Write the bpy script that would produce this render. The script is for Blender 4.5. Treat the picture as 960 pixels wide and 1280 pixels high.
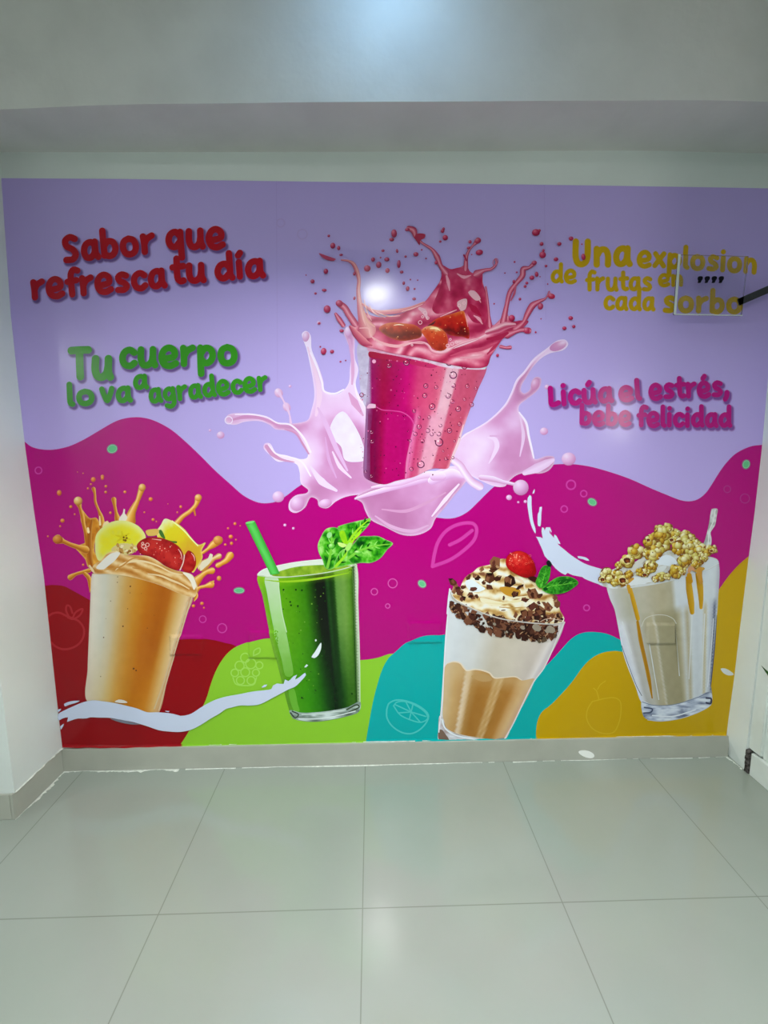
import bpy, bmesh, math, random
import numpy as np
from mathutils import Matrix, Vector
from mathutils.geometry import delaunay_2d_cdt

for o in list(bpy.data.objects):
    bpy.data.objects.remove(o)
SC = bpy.context.scene
COL = SC.collection
rnd = random.Random(7)

# ------------------------------------------------------------------ camera
FPX, PITCH, YAW, ROLL = 583.684, .1351, -.0273, -.0036
CAM = np.array([-.123, -1.8665, 1.3545])


def cam_axes():
    c, s = math.cos(YAW), math.sin(YAW)
    r = np.array([c, s, 0.]); f0 = np.array([-s, c, 0.]); z = np.array([0., 0., 1.])
    c, s = math.cos(PITCH), math.sin(PITCH)
    f = c * f0 - s * z; u = s * f0 + c * z
    c, s = math.cos(ROLL), math.sin(ROLL)
    return c * r + s * u, -s * r + c * u, f


CR, CU, CF = cam_axes()
cd = bpy.data.cameras.new('camera')
cd.sensor_fit = 'VERTICAL'; cd.sensor_height = 36.0; cd.lens = FPX / 1280 * 36.0
cd.clip_start = .02; cd.clip_end = 60
cam = bpy.data.objects.new('camera', cd); COL.objects.link(cam)
cam.matrix_world = Matrix(((CR[0], CU[0], -CF[0], CAM[0]), (CR[1], CU[1], -CF[1], CAM[1]),
                           (CR[2], CU[2], -CF[2], CAM[2]), (0, 0, 0, 1)))
SC.camera = cam


def on_plane(px, py, axis, v):
    """points of the plane axis = v seen at photo pixels px, py"""
    px = np.asarray(px, float); py = np.asarray(py, float)
    d = ((px - 480) / FPX)[..., None] * CR + ((640 - py) / FPX)[..., None] * CU + CF
    t = (v - CAM[axis]) / d[..., axis]
    return CAM + t[..., None] * d


# ------------------------------------------------------------------ world, exposure
w = bpy.data.worlds.new('world'); SC.world = w; w.use_nodes = True
w.node_tree.nodes['Background'].inputs[0].default_value = (.8, .9, 1, 1)
w.node_tree.nodes['Background'].inputs[1].default_value = .15
vs = SC.view_settings
vs.view_transform = 'Standard'; vs.look = 'None'; vs.gamma = 1; vs.use_curve_mapping = False
vs.exposure = 0.1
CEIL = 2.9
# ceiling lamps: x, y, drop below the ceiling, radius, emission strength, colour, where
LAMPS = [(-.06, -.52, 0, .09, 30, (.34, .64, 1.0), 0, 'tight against the beam over the mural'),
         (-.07, -1.27, .50,   .12, 440, (.96, 1.0, .96), .055, 'hanging on a rod in front of the mural'),
         (.02, -2.88, 0, .12, 130, (.97, 1.0, .97), 0, 'behind the hanging lamp, towards the middle of the room'),
         (-5.4, -7.0, 0, .16, 330, (.95, 1.0, .98), 0, 'in the far left back corner of the room'),
         (-4.9, -2.9, 0, .2, 200, (.95, 1.0, .98), 0, 'added far out on the left for ambient light')]  # last one is an unseen lamp, added to lift the ambient light
WALL_LAMP = (2.0, -2.15, 1.62, 15, (1.0, .98, .93))


# ------------------------------------------------------------------ materials
def s2l(c):
    c = np.asarray(c, float) / 255.0
    return np.where(c <= .04045, c / 12.92, ((c + .055) / 1.055) ** 2.4)


def lin(c):
    r = s2l(c); return (float(r[0]), float(r[1]), float(r[2]), 1)


def mat(name, col, rough=.5, spec=.5, metal=0., noise=None, bump=None):
    m = bpy.data.materials.new(name); m.use_nodes = True
    nt = m.node_tree; b = nt.nodes['Principled BSDF']
    b.inputs['Base Color'].default_value = lin(col)
    b.inputs['Roughness'].default_value = rough
    b.inputs['Specular IOR Level'].default_value = spec
    b.inputs['Metallic'].default_value = metal
    geo = nt.nodes.new('ShaderNodeNewGeometry')
    if noise:
        sc_, amt = noise
        n = nt.nodes.new('ShaderNodeTexNoise'); n.inputs['Scale'].default_value = sc_; n.inputs['Detail'].default_value = 5
        nt.links.new(geo.outputs['Position'], n.inputs['Vector'])
        mx = nt.nodes.new('ShaderNodeMix'); mx.data_type = 'RGBA'
        c2 = [max(0, v - amt) for v in col]
        mx.inputs[6].default_value = lin(col); mx.inputs[7].default_value = lin(c2)
        mr = nt.nodes.new('ShaderNodeMapRange'); mr.inputs[1].default_value = .35; mr.inputs[2].default_value = .65
        nt.links.new(n.outputs['Fac'], mr.inputs[0])
        nt.links.new(mr.outputs[0], mx.inputs[0]); nt.links.new(mx.outputs[2], b.inputs['Base Color'])
    if bump:
        sc_, st, di = bump
        n = nt.nodes.new('ShaderNodeTexNoise'); n.inputs['Scale'].default_value = sc_; n.inputs['Detail'].default_value = 3
        nt.links.new(geo.outputs['Position'], n.inputs['Vector'])
        bp = nt.nodes.new('ShaderNodeBump'); bp.inputs['Strength'].default_value = st; bp.inputs['Distance'].default_value = di
        nt.links.new(n.outputs['Fac'], bp.inputs['Height']); nt.links.new(bp.outputs[0], b.inputs['Normal'])
    return m


M = {}
M['wall'] = mat('wall_paint', (220, 227, 225), .45, .4, noise=(3, 6), bump=(14, .12, .01))
M['plaster'] = mat('ceiling_paint', (212, 212, 209), .6, .3, noise=(5, 8), bump=(18, .25, .01))
M['base'] = mat('baseboard_tile', (176, 178, 168), .12, .5, noise=(6, 8))
M['white'] = mat('white_paint', (218, 226, 222), .35, .5, noise=(9, 8))
M['grout'] = mat('white_caulk', (225, 230, 222), .6, .3, noise=(60, 30))
M['housing'] = mat('lamp_housing', (230, 230, 230), .4)
M['dark'] = mat('dark_steel', (42, 44, 46), .4, .5, noise=(40, 14))
M['ink'] = mat('black_ink', (10, 8, 24), .6, .1)
M['chip'] = mat('chipped_render', (96, 92, 90), .9, .2, noise=(90, 60), bump=(90, .8, .01))
M['leaf'] = mat('leaf_green', (52, 108, 34), .4, .5, noise=(30, 25))
M['stem'] = mat('stem_green', (80, 112, 50), .5)
M['pot'] = mat('pot_ceramic', (226, 226, 222), .3)
M['soil'] = mat('soil', (60, 44, 34), .95, .1, noise=(80, 25))
M['seam'] = mat('seam_shadow', (120, 128, 126), .6)


def floor_mat():
    m = mat('floor_tiles', (172, 181, 172), .17, .5)
    nt = m.node_tree; b = nt.nodes['Principled BSDF']
    geo = nt.nodes.new('ShaderNodeNewGeometry')
    sx = nt.nodes.new('ShaderNodeSeparateXYZ'); nt.links.new(geo.outputs['Position'], sx.inputs[0])

    def line(out, off, per=.6):
        a = nt.nodes.new('ShaderNodeMath'); a.operation = 'SUBTRACT'; a.inputs[1].default_value = off - per / 2
        nt.links.new(out, a.inputs[0])
        d = nt.nodes.new('ShaderNodeMath'); d.operation = 'FLOORED_MODULO'; d.inputs[1].default_value = per
        nt.links.new(a.outputs[0], d.inputs[0])
        e = nt.nodes.new('ShaderNodeMath'); e.operation = 'SUBTRACT'; e.inputs[1].default_value = per / 2; nt.links.new(d.outputs[0], e.inputs[0])
        f = nt.nodes.new('ShaderNodeMath'); f.operation = 'ABSOLUTE'; nt.links.new(e.outputs[0], f.inputs[0])
        g = nt.nodes.new('ShaderNodeMapRange'); g.inputs[1].default_value = .0007; g.inputs[2].default_value = .0022
        g.inputs[3].default_value = 1; g.inputs[4].default_value = 0
        nt.links.new(f.outputs[0], g.inputs[0]); return g.outputs[0]
    lx = line(sx.outputs[0], -.1575); ly = line(sx.outputs[1], -.6483, .67)
    mx_ = nt.nodes.new('ShaderNodeMath'); mx_.operation = 'MAXIMUM'; nt.links.new(lx, mx_.inputs[0]); nt.links.new(ly, mx_.inputs[1])
    n = nt.nodes.new('ShaderNodeTexNoise'); n.inputs['Scale'].default_value = 2.2; n.inputs['Detail'].default_value = 4
    nt.links.new(geo.outputs['Position'], n.inputs['Vector'])
    mr = nt.nodes.new('ShaderNodeMapRange'); mr.inputs[1].default_value = .3; mr.inputs[2].default_value = .7
    nt.links.new(n.outputs['Fac'], mr.inputs[0])
    c1 = nt.nodes.new('ShaderNodeMix'); c1.data_type = 'RGBA'
    c1.inputs[6].default_value = lin((152, 159, 152)); c1.inputs[7].default_value = lin((145, 154, 145))
    nt.links.new(mr.outputs[0], c1.inputs[0])
    c2 = nt.nodes.new('ShaderNodeMix'); c2.data_type = 'RGBA'; c2.inputs[7].default_value = lin((122, 128, 120))
    nt.links.new(mx_.outputs[0], c2.inputs[0]); nt.links.new(c1.outputs[2], c2.inputs[6])
    nt.links.new(c2.outputs[2], b.inputs['Base Color'])
    r2 = nt.nodes.new('ShaderNodeMapRange'); r2.inputs[3].default_value = .09; r2.inputs[4].default_value = .17
    nt.links.new(n.outputs['Fac'], r2.inputs[0]); nt.links.new(r2.outputs[0], b.inputs['Roughness'])
    n2 = nt.nodes.new('ShaderNodeTexNoise'); n2.inputs['Scale'].default_value = 7; nt.links.new(geo.outputs['Position'], n2.inputs['Vector'])
    bp = nt.nodes.new('ShaderNodeBump'); bp.inputs['Strength'].default_value = .06; bp.inputs['Distance'].default_value = .01
    nt.links.new(n2.outputs['Fac'], bp.inputs['Height']); nt.links.new(bp.outputs[0], b.inputs['Normal'])
    return m


M['floor'] = floor_mat()


def vinyl_mat():
    m = mat('printed_vinyl', (200, 200, 200), .18, .27)
    nt = m.node_tree; b = nt.nodes['Principled BSDF']
    at = nt.nodes.new('ShaderNodeAttribute'); at.attribute_name = 'Col'
    nt.links.new(at.outputs['Color'], b.inputs['Base Color'])
    geo = nt.nodes.new('ShaderNodeNewGeometry')
    n = nt.nodes.new('ShaderNodeTexNoise'); n.inputs['Scale'].default_value = 9; n.inputs['Detail'].default_value = 4
    nt.links.new(geo.outputs['Position'], n.inputs['Vector'])
    bp = nt.nodes.new('ShaderNodeBump'); bp.inputs['Strength'].default_value = .12; bp.inputs['Distance'].default_value = .01
    nt.links.new(n.outputs['Fac'], bp.inputs['Height']); nt.links.new(bp.outputs[0], b.inputs['Normal'])
    return m


M['vinyl'] = vinyl_mat()


def emit_mat(name, col, st):
    m = bpy.data.materials.new(name); m.use_nodes = True
    nt = m.node_tree; nt.nodes.clear()
    e = nt.nodes.new('ShaderNodeEmission'); o = nt.nodes.new('ShaderNodeOutputMaterial')
    e.inputs[0].default_value = (*col, 1); e.inputs[1].default_value = st
    nt.links.new(e.outputs[0], o.inputs[0]); return m


def glass_mat():
    m = bpy.data.materials.new('clear_acrylic'); m.use_nodes = True
    b = m.node_tree.nodes['Principled BSDF']
    b.inputs['Base Color'].default_value = (.96, .97, 1, 1); b.inputs['Roughness'].default_value = .02
    b.inputs['IOR'].default_value = 1.3; b.inputs['Transmission Weight'].default_value = 1
    return m


M['acrylic'] = glass_mat()


# ------------------------------------------------------------------ object helpers
def tag(o, label=None, cat=None, group=None, kind=None):
    for k, v in (('label', label), ('category', cat), ('group', group), ('kind', kind)):
        if v: o[k] = v
    return o


def link(name, me, m, parent=None):
    o = bpy.data.objects.new(name, me); COL.objects.link(o)
    if m: me.materials.append(m)
    if parent: o.parent = parent
    return o


def empty(name, loc=(0, 0, 0)):
    o = bpy.data.objects.new(name, None); COL.objects.link(o); o.location = loc; return o


def bm_box(bm, x0, x1, y0, y1, z0, z1):
    v = [bm.verts.new(p) for p in ((x0, y0, z0), (x1, y0, z0), (x1, y1, z0), (x0, y1, z0), (x0, y0, z1), (x1, y0, z1), (x1, y1, z1), (x0, y1, z1))]
    for f in ((0, 3, 2, 1), (4, 5, 6, 7), (0, 1, 5, 4), (1, 2, 6, 5), (2, 3, 7, 6), (3, 0, 4, 7)):
        bm.faces.new([v[i] for i in f])


def bm_obj(name, bm, m, parent=None, bevel=0, smooth=False):
    if bevel:
        bmesh.ops.bevel(bm, geom=bm.edges[:], offset=bevel, segments=2, affect='EDGES')
    me = bpy.data.meshes.new(name); bm.to_mesh(me); bm.free()
    if smooth:
        me.polygons.foreach_set('use_smooth', [True] * len(me.polygons))
    return link(name, me, m, parent)


def box(name, x0, x1, y0, y1, z0, z1, m, parent=None, bevel=0):
    bm = bmesh.new(); bm_box(bm, x0, x1, y0, y1, z0, z1); return bm_obj(name, bm, m, parent, bevel)


def struct(o): o['kind'] = 'structure'; return o
# ------------------------------------------------------------------ the room
XL, XR, YB = -6.2, 2.06, -8.4          # far left, far right, back wall
NX0, NX1, ND, NH = -1.452, 1.447, .25, 2.433   # niche: left, right, depth, height
struct(box('floor', XL - .1, XR + .1, YB - .1, .1, -.1, 0, M['floor']))
struct(box('ceiling', XL - .1, XR + .1, YB - .1, .1, CEIL, CEIL + .1, M['plaster']))
struct(box('wall_back', XL - .1, XR + .1, YB - .1, YB, 0, CEIL, M['wall']))
struct(box('wall_left', XL - .1, XL, YB, .1, 0, CEIL, M['wall']))
struct(box('wall_right', XR, XR + .1, YB, .1, 0, CEIL, M['wall']))
struct(box('wall_front', XL, XR, 0, .1, 0, CEIL, M['wall']))


def wobble_bar(name, length_pts, m):
    """a beam with a hand-plastered, slightly wavy lower front edge"""
    n = 60; bm = bmesh.new(); rows = []
    for i in range(n + 1):
        x = length_pts[0] + (length_pts[1] - length_pts[0]) * i / n
        wv = .006 * math.sin(x * 3.1) + .003 * math.sin(x * 9.7 + 1) + .0015 * math.sin(x * 31)
        d = float(np.interp(x, [-1.6, -1.25, -.945, -.07, 1.1, 1.6], [.205, .215, .233, .248, .254, .256])); wv *= .5
        zb = float(np.interp(x, [-1.5, -1.07, -.067, .88, 1.35], [2.410, 2.415, 2.429, 2.445, 2.441]))
        rows.append([bm.verts.new(p) for p in ((x, .0, zb), (x, -d + wv, zb + .4 * wv), (x, -d - .004 + wv * .4, CEIL), (x, 0, CEIL))])
    for a, b in zip(rows, rows[1:]):
        for k in range(4):
            bm.faces.new((a[k], a[(k + 1) % 4], b[(k + 1) % 4], b[k]))
    bm.faces.new(rows[0][::-1]); bm.faces.new(rows[-1])
    bmesh.ops.recalc_face_normals(bm, faces=bm.faces[:])
    return struct(bm_obj(name, bm, m))


wobble_bar('trim_1', (XL, XR), M['plaster'])

# left pier: its return follows the slightly bowed left edge of the mural
EDGE_L = [(2, 223), (8, 310), (14, 395), (23, 480), (32, 560), (43, 640), (55, 720), (66, 825), (73, 890), (78, 933), (80, 960)]


def pier_left():
    bm = bmesh.new(); ps = on_plane([p[0] for p in EDGE_L], [p[1] for p in EDGE_L], 1, 0.0)
    xs = [(p[0], p[2]) for p in ps]; xs[-1] = (xs[-1][0], 0.0)
    xs = [(xs[0][0], NH + .03)] + xs
    a = [bm.verts.new((x, 0, z)) for x, z in xs]
    b = [bm.verts.new((.5 * x + .5 * NX0, -.262, z)) for x, z in xs]
    c = [bm.verts.new((XL + .6, -.262, z)) for x, z in xs]
    d = [bm.verts.new((XL + .6, 0, z)) for x, z in xs]
    for i in range(len(xs) - 1):
        for p, q in ((a, b), (b, c), (c, d), (d, a)):
            bm.faces.new((p[i], p[i + 1], q[i + 1], q[i]))
    bm.faces.new((a[0], b[0], c[0], d[0])); bm.faces.new((a[-1], d[-1], c[-1], b[-1]))
    bmesh.ops.recalc_face_normals(bm, faces=bm.faces[:])
    return struct(bm_obj('trim_2', bm, M['wall']))


pier_left()
# right pier: shallow return, then a white door frame
EDGE_R = [(979, 236), (966, 400), (952, 560), (943, 640), (935, 700), (924, 790), (917, 850), (910, 900), (908, 918), (910, 945)]


def pier_right():
    bm = bmesh.new(); ps = on_plane([p[0] for p in EDGE_R], [p[1] for p in EDGE_R], 1, 0.0)
    xs = [(p[0], p[2]) for p in ps]; xs[-1] = (xs[-1][0], 0.0)
    xs = [(xs[0][0], NH + .03)] + xs
    a = [bm.verts.new((x, 0, z)) for x, z in xs]
    b = [bm.verts.new((.3 * x + .7 * NX1, -.100, z)) for x, z in xs]
    c = [bm.verts.new((NX1 + .3, -.100, z)) for x, z in xs]
    d = [bm.verts.new((NX1 + .3, 0, z)) for x, z in xs]
    for i in range(len(xs) - 1):
        for p, q in ((a, b), (b, c), (c, d), (d, a)):
            bm.faces.new((p[i], q[i], q[i + 1], p[i + 1]))
    bm.faces.new((a[0], d[0], c[0], b[0])); bm.faces.new((a[-1], b[-1], c[-1], d[-1]))
    bmesh.ops.recalc_face_normals(bm, faces=bm.faces[:])
    return struct(bm_obj('trim_3', bm, M['wall']))


pier_right()
struct(box('trim_4', NX1 + .004, NX1 + .06, -.162, -.1005, .105, 2.43, M['white'], bevel=.003))
struct(box('wall_side', NX1 + .016, NX1 + .12, -1.0, -.1625, .0, 2.43, M['white']))
struct(box('trim_5', NX1 - .002, NX1 + .0155, -1.0, -.125, 0, .098, M['white'], bevel=.002))
struct(box('trim_6', NX1 + .009, NX1 + .0155, -1.0, -.163, .572, .575, M['seam']))


def rough_patch():
    bm = bmesh.new(); r = random.Random(3)
    bmesh.ops.create_grid(bm, x_segments=8, y_segments=18, size=.5)
    for v in bm.verts:
        x, y = v.co.x, v.co.y
        e = min(.5 - abs(x), .5 - abs(y))
        v.co = Vector((NX1 - (.002 + .004 * r.random() if e > .02 else -.006), -.110 + x * .026 + r.uniform(-.002, .002), .052 + y * .098 + r.uniform(-.002, .002)))
    bmesh.ops.solidify(bm, geom=bm.faces[:], thickness=.006)
    return struct(bm_obj('trim_7', bm, M['chip']))


rough_patch()


# baseboards of grey tile along the niche
def baseboards():
    z = .101; t = .012
    xl = -1.458; yl = -.262
    struct(box('baseboard_back', -1.4478, 1.443, -t, -.0002, 0, z - .002, M['base'], bevel=.0015))
    bm = bmesh.new(); q = [(-1.436, -.0125), (-1.4465, -.2725), (-1.4575, -.2725), (-1.448, -.0125)]
    v0 = [bm.verts.new((x, y, 0)) for x, y in q]; v1 = [bm.verts.new((x, y, z)) for x, y in q]
    bm.faces.new(v0); bm.faces.new(v1[::-1])
    for i in range(4): bm.faces.new((v0[i], v1[i], v1[(i + 1) % 4], v0[(i + 1) % 4]))
    bmesh.ops.recalc_face_normals(bm, faces=bm.faces[:]); struct(bm_obj('baseboard_left', bm, M['base'], bevel=.0015))
    struct(box('baseboard_front', XL + .6, -1.4578, yl - .0105, yl - .0003, 0, z, M['base'], bevel=.0015))


baseboards()


def caulk(name, a, b, width, seed, across, flat=True, skip=0):
    """a ragged bead of white filler from a to b; across is the direction of its width"""
    r = random.Random(seed); n = 90; bm = bmesh.new()
    a = Vector(a); b = Vector(b); ac = Vector(across).normalized(); up = (b - a).cross(ac).normalized()
    if up.z < 0 or up.y > .5: up = -up
    prev = None; wv = width
    for i in range(n + 1):
        wv = max(.15 * width, min(1.9 * width, wv + r.uniform(-.45, .45) * width))
        p = a + (b - a) * i / n
        q = [bm.verts.new(p), bm.verts.new(p + ac * wv * .5 + up * .0018), bm.verts.new(p + ac * wv)]
        if prev and not (r.random() < skip):
            for k in range(2): bm.faces.new((prev[k], prev[k + 1], q[k + 1], q[k]))
        prev = q
    bmesh.ops.recalc_face_normals(bm, faces=bm.faces[:])
    return struct(bm_obj(name, bm, M['grout']))


caulk('trim_8', (-1.435, -.0125, .0006), (-.95, -.0125, .0006), .010, 1, (0, -1, 0))
caulk('trim_9', (-.95, -.0125, .0006), (1.44, -.0125, .0006), .0045, 2, (0, -1, 0), skip=.1)
caulk('trim_10', (-1.4355, -.0125, .0006), (-1.446, -.274, .0006), .009, 3, (1, 0, 0))
caulk('trim_11', (-1.441, -.0005, .1012), (1.43, -.0005, .1003), .004, 4, (0, -1, 0), skip=.25)
caulk('trim_12', (-1.4432, -.002, .1012), (-1.4525, -.262, .1012), .006, 5, (1, 0, 0))
caulk('trim_13', (1.441, -.0125, .0006), (1.447, -.095, .0006), .006, 6, (-1, 0, 0))


# ceiling lamps (above the frame; most show mirrored on the vinyl, the far left one is added)
for (x, y, drop, r, st, c, skirt, wh) in LAMPS:
    t = empty('ceiling_lamp', (x, y, CEIL))
    tag(t, 'round white ceiling lamp ' + wh, 'lamp', 'ceiling lamps')
    prof = [(r * 1.18, 0), (r * 1.2, -.012), (r * 1.12, -.03), (r * 1.02, -.034), (r * .99, -.026)]
    if skirt: prof = prof[:3] + [(r * 1.06, -.0265 - skirt), (r * 1.02, -.0265 - skirt), (r * 1.005, -.026)]  # skirt shaped to keep this lamp's light off the mural top
    n = 40
    if drop:
        bm = bmesh.new(); ra = [bm.verts.new((.008 * math.cos(k), .008 * math.sin(k), 0)) for k in (0, 1.05, 2.09, 3.14, 4.19, 5.24)]
        rb = [bm.verts.new((v.co.x, v.co.y, -drop)) for v in ra]
        for k in range(6): bm.faces.new((ra[k], rb[k], rb[(k + 1) % 6], ra[(k + 1) % 6]))
        bm_obj('rod', bm, M['housing'], t, smooth=True)
        prof = [(.008, 0), (r * 1.18, 0)] + prof[2:]
    bm = bmesh.new(); rings = [[bm.verts.new((R * math.cos(2 * math.pi * k / n), R * math.sin(2 * math.pi * k / n), z - drop)) for k in range(n)] for R, z in prof]
    for a, b in zip(rings, rings[1:]):
        for k in range(n): bm.faces.new((a[k], b[k], b[(k + 1) % n], a[(k + 1) % n]))
    bmesh.ops.recalc_face_normals(bm, faces=bm.faces[:])
    bm_obj('housing', bm, M['housing'], t, smooth=True)
    bm = bmesh.new(); vs_ = [bm.verts.new((r * math.cos(2 * math.pi * k / n), r * math.sin(2 * math.pi * k / n), -.0265 - drop)) for k in range(n)]
    bm.faces.new(vs_[::-1]); bm_obj('diffuser', bm, emit_mat('lamp_glow', c, st), t)


def wall_lamp():
    x, y, z, st, c = WALL_LAMP
    t = empty('wall_lamp', (XR, y, z)); tag(t, 'white box lamp on the right wall at eye height', 'lamp')
    box('housing', -.05, -.0005, -.24, .24, -.2, .2, M['housing'], t, bevel=.004)
    box('diffuser', -.058, -.051, -.225, .225, -.185, .185, emit_mat('wall_glow', c, st), t)


wall_lamp()
# ------------------------------------------------------------------ printing engine: flat inked shapes on the vinyl sheet
LAY = 1.2e-5
# socket boxes under the film (photo px rectangles), the film bulges over them
PLATES = [(214, 795, 252, 817), (312, 789.5, 345, 821), (511, 778, 551, 802), (809, 780, 842, 803)]
PH = .009


def wall_xz(p):
    q = on_plane(p[:, 0], p[:, 1], 1, 0.0); return q[:, [0, 2]]


def bump_h(p):
    h = np.zeros(len(p))
    for x0, y0, x1, y1 in PLATES:
        d = np.maximum(np.maximum(x0 - p[:, 0], p[:, 0] - x1), np.maximum(y0 - p[:, 1], p[:, 1] - y1))
        h = np.maximum(h, np.clip(1 - d / 1.6, 0, 1) * PH)
    return h


def plate_pts(x0, y0, x1, y1, bb):
    out = []
    for a, b, c, d in PLATES:
        if bb[0] > c + 3 or bb[2] < a - 3 or bb[1] > d + 3 or bb[3] < b - 3: continue
        for e in (-1.5, 0, 1.6, 2.4):
            n, m_ = 12, 10
            for i in range(n + 1):
                t = i / n; out += [(a - e + (c - a + 2 * e) * t, b - e), (a - e + (c - a + 2 * e) * t, d + e)]
            for i in range(1, m_):
                t = i / m_; out += [(a - e, b - e + (d - b + 2 * e) * t), (c + e, b - e + (d - b + 2 * e) * t)]
    return out


_T = np.random.RandomState(11).rand(64, 64)


def vnoise(x, y, s):
    x = np.asarray(x, float) / s + 100; y = np.asarray(y, float) / s + 100
    i = np.floor(x).astype(int); j = np.floor(y).astype(int); fx = x - i; fy = y - j
    fx = fx * fx * (3 - 2 * fx); fy = fy * fy * (3 - 2 * fy)
    g = lambda a, b: _T[a % 64, b % 64]
    return (g(i, j) * (1 - fx) + g(i + 1, j) * fx) * (1 - fy) + (g(i, j + 1) * (1 - fx) + g(i + 1, j + 1) * fx) * fy


def fbm(x, y, s): return .55 * vnoise(x, y, s) + .3 * vnoise(x + 31, y + 17, s / 2.1) + .15 * vnoise(x + 7, y + 57, s / 4.3)


def ramp(st, t):
    t = np.asarray(t, float); k = [a for a, _ in st]; c = np.array([b for _, b in st], float)
    return np.stack([np.interp(t, k, c[:, i]) for i in range(3)], -1)


def mixc(a, b, t):
    a = np.asarray(a, float); b = np.asarray(b, float); t = np.clip(np.asarray(t, float), 0, 1)[..., None]
    return a * (1 - t) + b * t


def catmull(p, closed, step=2.0):
    p = np.asarray(p, float); n = len(p); out = []
    rng = range(n) if closed else range(n - 1)
    for i in rng:
        if closed: a, b, c, d = p[i - 1], p[i], p[(i + 1) % n], p[(i + 2) % n]
        else: a, b, c, d = p[max(i - 1, 0)], p[i], p[i + 1], p[min(i + 2, n - 1)]
        m = max(1, int(np.hypot(*(c - b)) / step))
        # centripetal-ish: limit the tangents so uneven spacing does not overshoot
        L = np.hypot(*(c - b)) + 1e-9
        t1 = (c - a) / (np.hypot(*(c - b)) + np.hypot(*(b - a)) + 1e-9) * L
        t2 = (d - b) / (np.hypot(*(d - c)) + np.hypot(*(c - b)) + 1e-9) * L
        for k in range(m):
            t = k / m; t3 = t ** 3; tt = t * t
            out.append((2 * t3 - 3 * tt + 1) * b + (t3 - 2 * tt + t) * t1 + (-2 * t3 + 3 * tt) * c + (t3 - tt) * t2)
    if not closed: out.append(p[-1])
    return np.array(out)


def poly_dist(q, pts):
    d = np.full(len(q), 1e9); a = pts; b = np.roll(pts, -1, 0)
    for i in range(len(a)):
        ab = b[i] - a[i]; L = ab @ ab + 1e-12
        t = np.clip(((q - a[i]) @ ab) / L, 0, 1)
        e = q - a[i] - t[:, None] * ab
        d = np.minimum(d, np.einsum('ij,ij->i', e, e))
    return np.sqrt(d)


def inside(q, pts):
    x, y = q[:, 0], q[:, 1]; r = np.zeros(len(q), bool); a = pts; b = np.roll(pts, -1, 0)
    for i in range(len(a)):
        c = ((a[i, 1] > y) != (b[i, 1] > y))
        if c.any():
            xx = a[i, 0] + (y - a[i, 1]) * (b[i, 0] - a[i, 0]) / (b[i, 1] - a[i, 1] + 1e-12)
            r ^= c & (x < xx)
    return r


def crop(x0, y0, s): return lambda pts: [(x0 + p[0] / s, y0 + p[1] / s) for p in pts]


def tf(pts): return pts


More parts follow.
